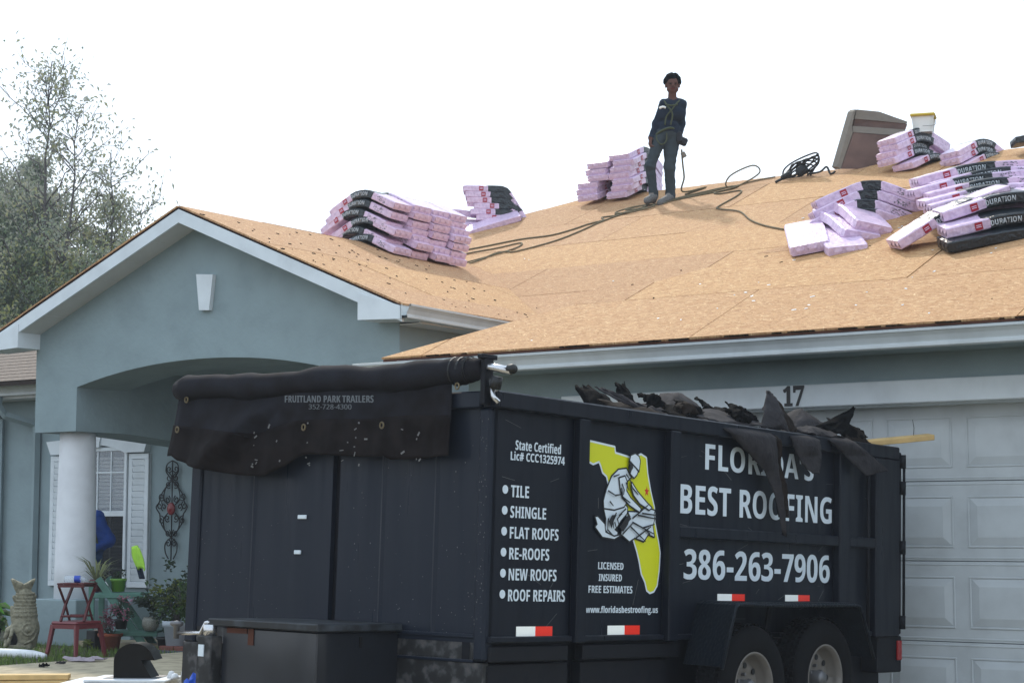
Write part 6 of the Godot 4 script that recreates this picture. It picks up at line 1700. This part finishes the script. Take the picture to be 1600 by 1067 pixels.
	st = nst(); box(st, Vector3(0.06, 0.515, 0.175), Vector3(0.52, 0.045, 0.02), 0.004); box(st, Vector3(0.24, 0.14, 0.175), Vector3(0.46, 0.045, 0.02), 0.004); put("shelf_edge", st, M.green_paint, t)
	# pots on it and round it
	var plant := func(called: String, label: String, at: Vector3) -> Node3D: return thing(called, label, "potted plant", Transform3D(Basis(), at), "potted plants at the porch")
	t = plant.call("potted_plant", "spiky pale green spider plant in a dark red pot on the upper shelf", Vector3(-14.22, 0.655, -13.42))
	pot(t, M.pot_red, Vector3.ZERO, 0.055, 0.075, 0.12)
	st = nst()
	for k in 44:
		var f := rng.randf() * TAU; var rr := rng.randf_range(0.14, 0.34); var hh := rng.randf_range(0.0, 0.27)
		var a := Vector3(0, 0.10, 0); var e := Vector3(cos(f) * rr, 0.10 + hh, sin(f) * rr); var m := a.lerp(e, 0.5) + Vector3(0, 0.07, 0)
		var s := Vector3(-sin(f), 0, cos(f)) * 0.008
		quad(st, a - s, a + s, m + s, m - s); tri(st, m - s, m + s, e)
	put("leaves", st, M.leaf_pale, t)
	t = plant.call("potted_plant", "low succulent in a bright green glazed pot on the upper shelf", Vector3(-14.05, 0.655, -13.55))
	pot(t, M.pot_green, Vector3.ZERO, 0.062, 0.078, 0.13); bush(t, "leaves", M.leaf_dark, Vector3(0, 0.17, 0), Vector3(0.08, 0.04, 0.08), 90, 0.035, 0.012, 11)
	t = plant.call("potted_plant", "dusky pink flowering plant leaning over the stand's slanted board", Vector3(-13.76, 0.32, -13.32))
	pot(t, M.pot_black, Vector3(0, -0.02, 0), 0.05, 0.065, 0.10); stems(t, M.leaf_dark, Vector3(0, 0.05, 0), Vector3(-0.02, 0.20, 0), 0.05, 8, 0.006)
	bush(t, "leaves", M.leaf_dark, Vector3(0.02, 0.15, 0), Vector3(0.16, 0.12, 0.12), 130, 0.05, 0.016, 12); bush(t, "flowers", M.petal, Vector3(-0.01, 0.20, 0.02), Vector3(0.15, 0.13, 0.12), 190, 0.026, 0.013, 13)
	t = plant.call("potted_plant", "pink and dark flowers in a terracotta pot under the stand", Vector3(-13.95, 0.09, -13.36))
	pot(t, M.terracotta, Vector3.ZERO, 0.085, 0.115, 0.16); stems(t, M.leaf_dark, Vector3(0, 0.12, 0), Vector3(-0.03, 0.26, 0), 0.06, 9, 0.005)
	bush(t, "leaves", M.leaf_red, Vector3(-0.03, 0.27, 0), Vector3(0.12, 0.12, 0.10), 120, 0.04, 0.014, 14); bush(t, "flowers", M.petal, Vector3(0.0, 0.28, 0.03), Vector3(0.13, 0.11, 0.09), 100, 0.024, 0.012, 15)
	t = plant.call("potted_plant", "bare black square planter beside the terracotta pot", Vector3(-14.13, 0.09, -13.32))
	st = nst(); bx(st, -0.06, 0.06, 0, 0.19, -0.06, 0.06, 0.008); put("pot", st, M.pot_black, t); bush(t, "leaves", M.leaf_yellow, Vector3(0, 0.05, 0.09), Vector3(0.06, 0.07, 0.03), 40, 0.06, 0.008, 16)
	t = plant.call("potted_plant", "dark leafy plant in a patterned cream bowl on the lower shelf", Vector3(-13.66, 0.275, -13.62))
	st = nst(true); lathe(st, [Vector2(0, 0), Vector2(0.055, 0), Vector2(0.085, 0.05), Vector2(0.082, 0.10), Vector2(0.07, 0.135), Vector2(0.062, 0.13), Vector2(0.06, 0.10), Vector2(0, 0.10)], 28); put("pot", st, M.pot_cream, t)
	bush(t, "leaves", M.leaf_dark, Vector3(0.0, 0.24, 0), Vector3(0.15, 0.16, 0.13), 200, 0.07, 0.022, 17); bush(t, "yellow_leaves", M.leaf_yellow, Vector3(0.03, 0.28, 0.03), Vector3(0.13, 0.10, 0.1), 70, 0.05, 0.018, 18)
	t = plant.call("potted_plant", "black pot of shade plants under the lower shelf", Vector3(-13.42, 0.09, -13.60))
	pot(t, M.pot_black, Vector3.ZERO, 0.07, 0.09, 0.13); bush(t, "leaves", M.leaf_dark, Vector3(0.02, 0.22, 0), Vector3(0.12, 0.14, 0.1), 90, 0.06, 0.02, 19)
	t = plant.call("potted_plant", "tall leafy shrub in a large white planter beside the trailer", Vector3(-13.20, 0.10, -13.52))
	pot(t, M.pot_white, Vector3.ZERO, 0.095, 0.135, 0.29); stems(t, M.bark, Vector3(0, 0.24, 0), Vector3(0.02, 0.55, 0), 0.10, 9, 0.008)
	bush(t, "leaves", M.leaf, Vector3(0.0, 0.50, 0), Vector3(0.24, 0.24, 0.20), 340, 0.065, 0.020, 20); bush(t, "dark_leaves", M.leaf_dark, Vector3(-0.04, 0.44, -0.04), Vector3(0.24, 0.22, 0.2), 240, 0.06, 0.02, 21); bush(t, "yellow_leaves", M.leaf_yellow, Vector3(0.02, 0.46, 0.06), Vector3(0.22, 0.20, 0.16), 130, 0.055, 0.018, 22)
	t = plant.call("potted_plant", "dark shrub behind the upper shelf, between the vest and the white planter", Vector3(-13.62, 0.12, -13.95))
	pot(t, M.pot_black, Vector3.ZERO, 0.08, 0.10, 0.2); stems(t, M.bark, Vector3(0, 0.16, 0), Vector3(0, 0.6, 0), 0.08, 6, 0.007); bush(t, "leaves", M.leaf_dark, Vector3(0.05, 0.58, 0), Vector3(0.20, 0.20, 0.15), 230, 0.065, 0.022, 23)
	t = plant.call("potted_plant", "bright green broad-leaved plant in a black pot left of the fish statue", Vector3(-15.45, 0.09, -13.12))
	pot(t, M.pot_black, Vector3(0, 0, 0), 0.09, 0.115, 0.20); bush(t, "leaves", M.leaf_bright, Vector3(0.02, 0.36, 0), Vector3(0.20, 0.14, 0.16), 60, 0.20, 0.045, 24); bush(t, "lower_leaves", M.leaf, Vector3(0.05, 0.26, 0.02), Vector3(0.18, 0.10, 0.14), 40, 0.17, 0.05, 25)
	# vest, orange hoop, white edging, scraps
	st = nst(true)
	var rows := []
	for i in 9:
		var r := []
		for j in 7:
			var u := j / 6.0; var w := i / 8.0
			r.append(Vector3(-0.085 + 0.165 * u + 0.075 * w, 0.10 - 0.23 * w + 0.03 * sin(u * PI), 0.02 * sin(u * 9.0 + w * 4.0) + 0.05 * u - 0.02))
		rows.append(r)
	sheet(st, rows, 0.012)
	var vest := put("safety_vest", st, M.hivis); vest.position = Vector3(-14.12, 0.985, -13.86); tag(vest, "fluorescent yellow-green safety vest draped above the plant stand", "vest")
	st = nst(true)
	rows = []
	for i in 9:
		var r := []
		for j in 5:
			var u := j / 4.0; var w := i / 8.0
			r.append(Vector3(-0.075 + 0.07 * u + 0.10 * w, 0.03 - 0.24 * w, 0.02 * sin(u * 7.0) - 0.03))
		rows.append(r)
	sheet(st, rows, 0.012)
	var jk := put("jacket", st, M.navy); jk.position = Vector3(-14.13, 0.985, -13.87); tag(jk, "dark navy garment hanging under the safety vest", "jacket")
	st = nst(true); tube(st, curve_pts([Vector3(-0.10, -0.12, 0), Vector3(-0.04, 0.0, 0), Vector3(0.03, 0.03, 0), Vector3(0.06, -0.05, 0), Vector3(0.06, -0.28, 0)], 5), 0.012, 6)
	var hoop := put("tool_handle", st, M.orange); hoop.position = Vector3(-13.26, 0.93, -13.85); tag(hoop, "curved orange handle standing behind the white planter's shrub", "tool")
	st = nst(true); tube(st, curve_pts([Vector3(-1.1, 0.015, -0.25), Vector3(-0.5, 0.03, -0.02), Vector3(0, 0.035, 0.02), Vector3(0.25, 0.02, -0.03)], 6), [0.02, 0.03, 0.035, 0.04, 0.04, 0.04, 0.045, 0.045, 0.045, 0.045, 0.045, 0.045, 0.045, 0.045, 0.045, 0.04, 0.035, 0.03, 0.02], 10)
	var ed := put("garden_edging", st, M.card); ed.position = Vector3(-13.75, 0.085, -12.10); tag(ed, "long low white plastic edging lying along the grass", "edging")
	var scrap := func(label: String, at: Vector3, sx: float, sz: float, h: float, m: Material, yaw: float, cat := "wrapper") -> void:
		var rw := []
		for i in 8:
			var r := []
			for j in 8: r.append(Vector3((j / 7.0 - 0.5) * sx * (0.75 + 0.25 * sin(i * 1.7)), h * (0.3 + rng.randf()) * sin(PI * (i + 0.5) / 8.0), (i / 7.0 - 0.5) * sz))
			rw.append(r)
		var s2 := nst(); sheet(s2, rw, 0.004)
		var o := put("plastic_scrap", s2, m); o.transform = Transform3D(Basis(Vector3(0, 1, 0), yaw), at); tag(o, label, cat, "scraps on the concrete")
	scrap.call("crumpled greyish lilac wrapper lying at the edge of the grass", Vector3(-12.62, 0.115, -11.78), 0.40, 0.16, 0.04, M.scrap, 0.5)
	scrap.call("small dark leaf of tar paper on the concrete, in front of the lilac wrapper", Vector3(-12.38, 0.115, -11.10), 0.09, 0.07, 0.03, M.felt_dark, 0.2, "debris")
	scrap.call("brown scrap of felt on the concrete near the black roof vent", Vector3(-11.2, 0.115, -11.6), 0.07, 0.05, 0.02, M.felt_brown, 0.9, "debris")
	scrap.call("grey felt scrap at the far edge of the concrete", Vector3(-12.55, 0.115, -11.45), 0.10, 0.05, 0.02, M.felt, 1.2, "debris")
	# roof vent on a white carton, blue tarp, boards
	st = nst(); bx(st, -0.36, 0.30, 0.0, 0.285, -0.28, 0.26, 0.01); bx(st, -0.20, 0.34, 0.287, 0.305, -0.20, 0.24, 0.005)
	var box_t := put("carton", st, M.card); box_t.transform = Transform3D(Basis(Vector3(0, 1, 0), 0.5), Vector3(-9.10, 0.004, -8.85)); tag(box_t, "white carton on the drive with the black roof vent standing on it", "carton")
	t = thing("roof_vent", "black metal gooseneck roof vent standing on the white carton", "roof vent", Transform3D(Basis(Vector3(0, 1, 0), 0.53), Vector3(-9.045, 0.312, -8.915)))
	st = nst()
	var outl := [Vector2(-0.135, 0.0)]
	for k in 15:
		var f := PI - PI * 0.86 * k / 14.0
		outl.append(Vector2(-0.005 + cos(f) * 0.13, 0.105 + sin(f) * 0.115))
	outl.append_array([Vector2(0.135, 0.112), Vector2(0.045, 0.112), Vector2(0.115, 0.0)])
	var pl := PackedVector2Array(outl)
	extr(st, pl, 0.098, 0.10, Transform3D()); extr(st, pl, -0.10, -0.098, Transform3D()); put("side_plate", st, M.vent, t)
	st = nst(true)
	for k in 16: quad(st, Vector3(outl[k].x, outl[k].y, 0.099), Vector3(outl[k + 1].x, outl[k + 1].y, 0.099), Vector3(outl[k + 1].x, outl[k + 1].y, -0.099), Vector3(outl[k].x, outl[k].y, -0.099))
	put("hood", st, M.vent, t)
	st = nst(); quad(st, Vector3(0.045, 0.112, 0.098), Vector3(0.115, 0, 0.098), Vector3(0.115, 0, -0.098), Vector3(0.045, 0.112, -0.098)); put("neck_front", st, M.vent, t)
	st = nst(); bx(st, -0.19, 0.17, -0.006, 0.0, -0.15, 0.15, 0.002); put("flange", st, M.steel, t)
	st = nst(true)
	for e in [[0.20, 0.02, 0.10, 0.03], [0.27, 0.03, 0.04, 0.025], [0.24, 0.015, 0.16, 0.03]]: lathe(st, [Vector2(0, 0.0), Vector2(e[3], 0.0), Vector2(e[3] * 0.8, e[1]), Vector2(e[3] * 0.5, e[1] * 2), Vector2(0, e[1] * 2.2)], 12, Transform3D(Basis(), Vector3(e[0], 0.0, e[2])))
	var fl := put("plastic_fitting", st, M.card); fl.transform = Transform3D(Basis(Vector3(0, 1, 0), 0.5), Vector3(-9.03, 0.312, -8.97)); tag(fl, "white plastic fittings lying beside the black roof vent", "fitting")
	var fz := FastNoiseLite.new()
	fz.seed = 6; fz.frequency = 2.6; fz.fractal_octaves = 4
	var cloth := []
	for i in 17:
		var r := []
		for k in 41:
			var f := TAU * k / 40.0
			var q := i / 16.0
			var rr := 0.21 * q * (1.0 + 0.35 * fz.get_noise_2d(cos(f) * 1.6, sin(f) * 1.6))
			r.append(Vector3(cos(f) * rr, 0.425 * (1.0 - pow(q, 2.6)) + 0.10 * fz.get_noise_3d(cos(f) * q * 2.2, q * 1.4, sin(f) * q * 2.2) * (1.0 - q * 0.6), sin(f) * rr))
		cloth.append(r)
	st = nst(); sheet(st, cloth, 0.004)
	var bt := put("tarp_bundle", st, M.bluebag); bt.position = Vector3(-7.32, 0.03, -7.70); tag(bt, "crumpled blue tarp bundle on the drive beside the trailer jack", "tarp")
	st = nst()
	for k in 2: box(st, Vector3(0, 0.02 + 0.042 * k, 0.02 * k), Vector3(1.2, 0.038, 0.14), 0.004, Basis(Vector3(0, 1, 0), 0.06 * k))
	var bd := put("lumber_board", st, M.lumber); bd.transform = Transform3D(Basis(Vector3(0, 1, 0), 0.62), Vector3(-11.25, 0.115, -9.55)); tag(bd, "pale boards lying on the concrete at the left", "board")

# ---------------------------------------------------------------- trees
func tree(called: String, label: String, base: Vector3, height: float, seed_: int, mats: Array, density: float, spread: float, sparse_top: float, nst_: int, lean_: float) -> void:
	var r2 := RandomNumberGenerator.new(); r2.seed = seed_
	var t := thing(called, label, "tree", Transform3D(Basis(), base), "trees behind the house")
	var trunk := nst(true); var limbs := nst(true)
	var crowns := [nst(), nst(), nst()]
	var twigs := []
	for s in nst_:
		var lean := Vector3(r2.randfn(0, lean_), 1, r2.randfn(0, lean_)).normalized()
		var p := Vector3(r2.randfn(0, 0.35), 0, r2.randfn(0, 0.35))
		var hh := height * r2.randf_range(0.72, 1.0) if s > 0 else height
		var pts := []; var rad := []
		var n := 16
		var wob := Vector3(r2.randfn(0, 1), 0, r2.randfn(0, 1)) * 0.10
		for k in n + 1:
			var f := k / float(n)
			pts.append(p + lean * hh * f + wob * sin(f * 6.0) + Vector3(r2.randfn(0, 0.04), 0, r2.randfn(0, 0.04)))
			rad.append(maxf(0.010, 0.10 * pow(1.0 - f, 0.9)))
		tube(trunk, pts, rad, 8)
		for k in 46:
			var f := r2.randf_range(0.10, 0.99)
			var o: Vector3 = pts[int(f * n)].lerp(pts[mini(int(f * n) + 1, n)], f * n - int(f * n))
			var az := r2.randf() * TAU
			var ln := spread * (1.06 - f) * r2.randf_range(0.5, 1.15) + 0.30
			var d := Vector3(cos(az), r2.randf_range(0.55, 1.5), sin(az)).normalized()
			var b := [o]
			for j in 5: b.append(o + d * ln * (j + 1) / 5.0 + Vector3(r2.randfn(0, 0.06), 0.05 * j * r2.randf(), r2.randfn(0, 0.06)) * ln * 0.6)
			var br := 0.035 * (1.1 - f) + 0.006
			tube(limbs, b, [br, br * 0.85, br * 0.7, br * 0.55, br * 0.4, 0.004], 5)
			var kids := 4 + int(ln * 2.5)
			for j in kids:
				var q: Vector3 = b[1 + r2.randi() % 5]
				var e := (d + Vector3(r2.randfn(0, 0.6), r2.randfn(0.15, 0.5), r2.randfn(0, 0.6))).normalized() * r2.randf_range(0.25, 0.6)
				tube(limbs, [q, q + e * 0.5 + Vector3(r2.randfn(0, 0.02), 0, r2.randfn(0, 0.02)), q + e], [0.007, 0.005, 0.003], 3)
				twigs.append([q, e, f])
	for tw in twigs:
		var hrel: float = (tw[0].y + tw[1].y) / height
		var k := density * (1.0 - sparse_top * smoothstep(0.40, 0.74, hrel)) * (0.55 + 0.9 * r2.randf())
		var cl: int = r2.randi() % 3
		for j in int(k) + (1 if r2.randf() < fposmod(k, 1.0) else 0):
			var a: float = r2.randf_range(0.15, 1.05)
			var p: Vector3 = tw[0] + tw[1] * a + Vector3(r2.randfn(0, 0.13), r2.randfn(0, 0.12), r2.randfn(0, 0.13))
			var d := Vector3(r2.randfn(0, 1), r2.randfn(-0.35, 0.7), r2.randfn(0, 1)).normalized() * r2.randf_range(0.065, 0.125)
			leaf(crowns[cl if r2.randf() < 0.7 else r2.randi() % 3], p, d, r2.randf_range(0.016, 0.031), Vector3(r2.randfn(0, 1), 1, r2.randfn(0, 1)).normalized())
	put("trunk", trunk, M.bark, t); put("limbs", limbs, M.bark, t)
	for k in 3: put("crown", crowns[k], mats[k], t)

func build_trees() -> void:
	tree("tree", "tall slender tree behind the porch, thin and almost bare at its top", Vector3(-27.7, 0, -25.0), 10.5, 3, [M.tree_a, M.tree_b, M.tree_c], 70.0, 3.7, 0.90, 3, 0.04)
	tree("tree", "lower dense green tree filling in beneath the tall thin one", Vector3(-30.4, 0, -26.2), 8.9, 8, [M.tree_b, M.tree_a, M.tree_b], 95.0, 3.1, 0.30, 4, 0.08)
	tree("tree", "rounded loose tree at the right, just behind the porch roof's left slope", Vector3(-27.6, 0, -25.6), 7.7, 14, [M.tree_a, M.tree_c, M.tree_a], 80.0, 2.3, 0.50, 3, 0.05)

func _ready() -> void:
	rng.seed = 17
	# camera
	var cam := Camera3D.new()
	cam.name = "camera"
	cam.fov = 20.527
	cam.near = 0.1
	cam.far = 1500.0
	add_child(cam)
	cam.position = Vector3(0, 1.25, 0)
	cam.rotation = Vector3(0.10074, 0.599, 0)
	cam.current = true
	# sky: a bright hazy white overcast with a weak sun behind the house
	var env := Environment.new()
	env.background_mode = Environment.BG_SKY
	var sm := ProceduralSkyMaterial.new()
	sm.sky_top_color = Color(0.85, 0.925, 1.0)
	sm.sky_horizon_color = Color(0.96, 0.98, 1.0)
	sm.sky_curve = 0.20
	sm.sky_energy_multiplier = 1.22
	sm.ground_bottom_color = Color(0.35, 0.33, 0.30)
	sm.ground_horizon_color = Color(0.75, 0.76, 0.76)
	sm.sun_angle_max = 1.0
	var sky := Sky.new()
	sky.sky_material = sm
	env.sky = sky
	env.tonemap_mode = Environment.TONE_MAPPER_LINEAR
	env.tonemap_exposure = 1.0
	env.sdfgi_enabled = true
	env.ssao_enabled = true
	env.ssil_enabled = true
	env.fog_enabled = true
	env.fog_density = 0.0012
	env.fog_light_color = Color(0.93, 0.96, 1.0)
	var we := WorldEnvironment.new()
	we.environment = env
	add_child(we)
	var sun := DirectionalLight3D.new()
	sun.name = "sun"
	add_child(sun)
	sun.look_at_from_position(Vector3.ZERO, -Vector3(-0.51, 0.714, -0.485))
	sun.light_energy = 0.95
	sun.light_color = Color(1.0, 0.96, 0.90)
	sun.light_angular_distance = 3.0
	sun.shadow_enabled = true
	make_materials()
	# ground and buildings
	build_ground()
	build_house()
	build_trees()
	# the trailer and what is on the roof
	build_trailer()
	build_bundles()
	build_roof_things()
	build_roofer()
	build_porch_person()
	# garden and small things
	build_wall_art()
	build_garden()
	build_debris()
	roof_scraps()
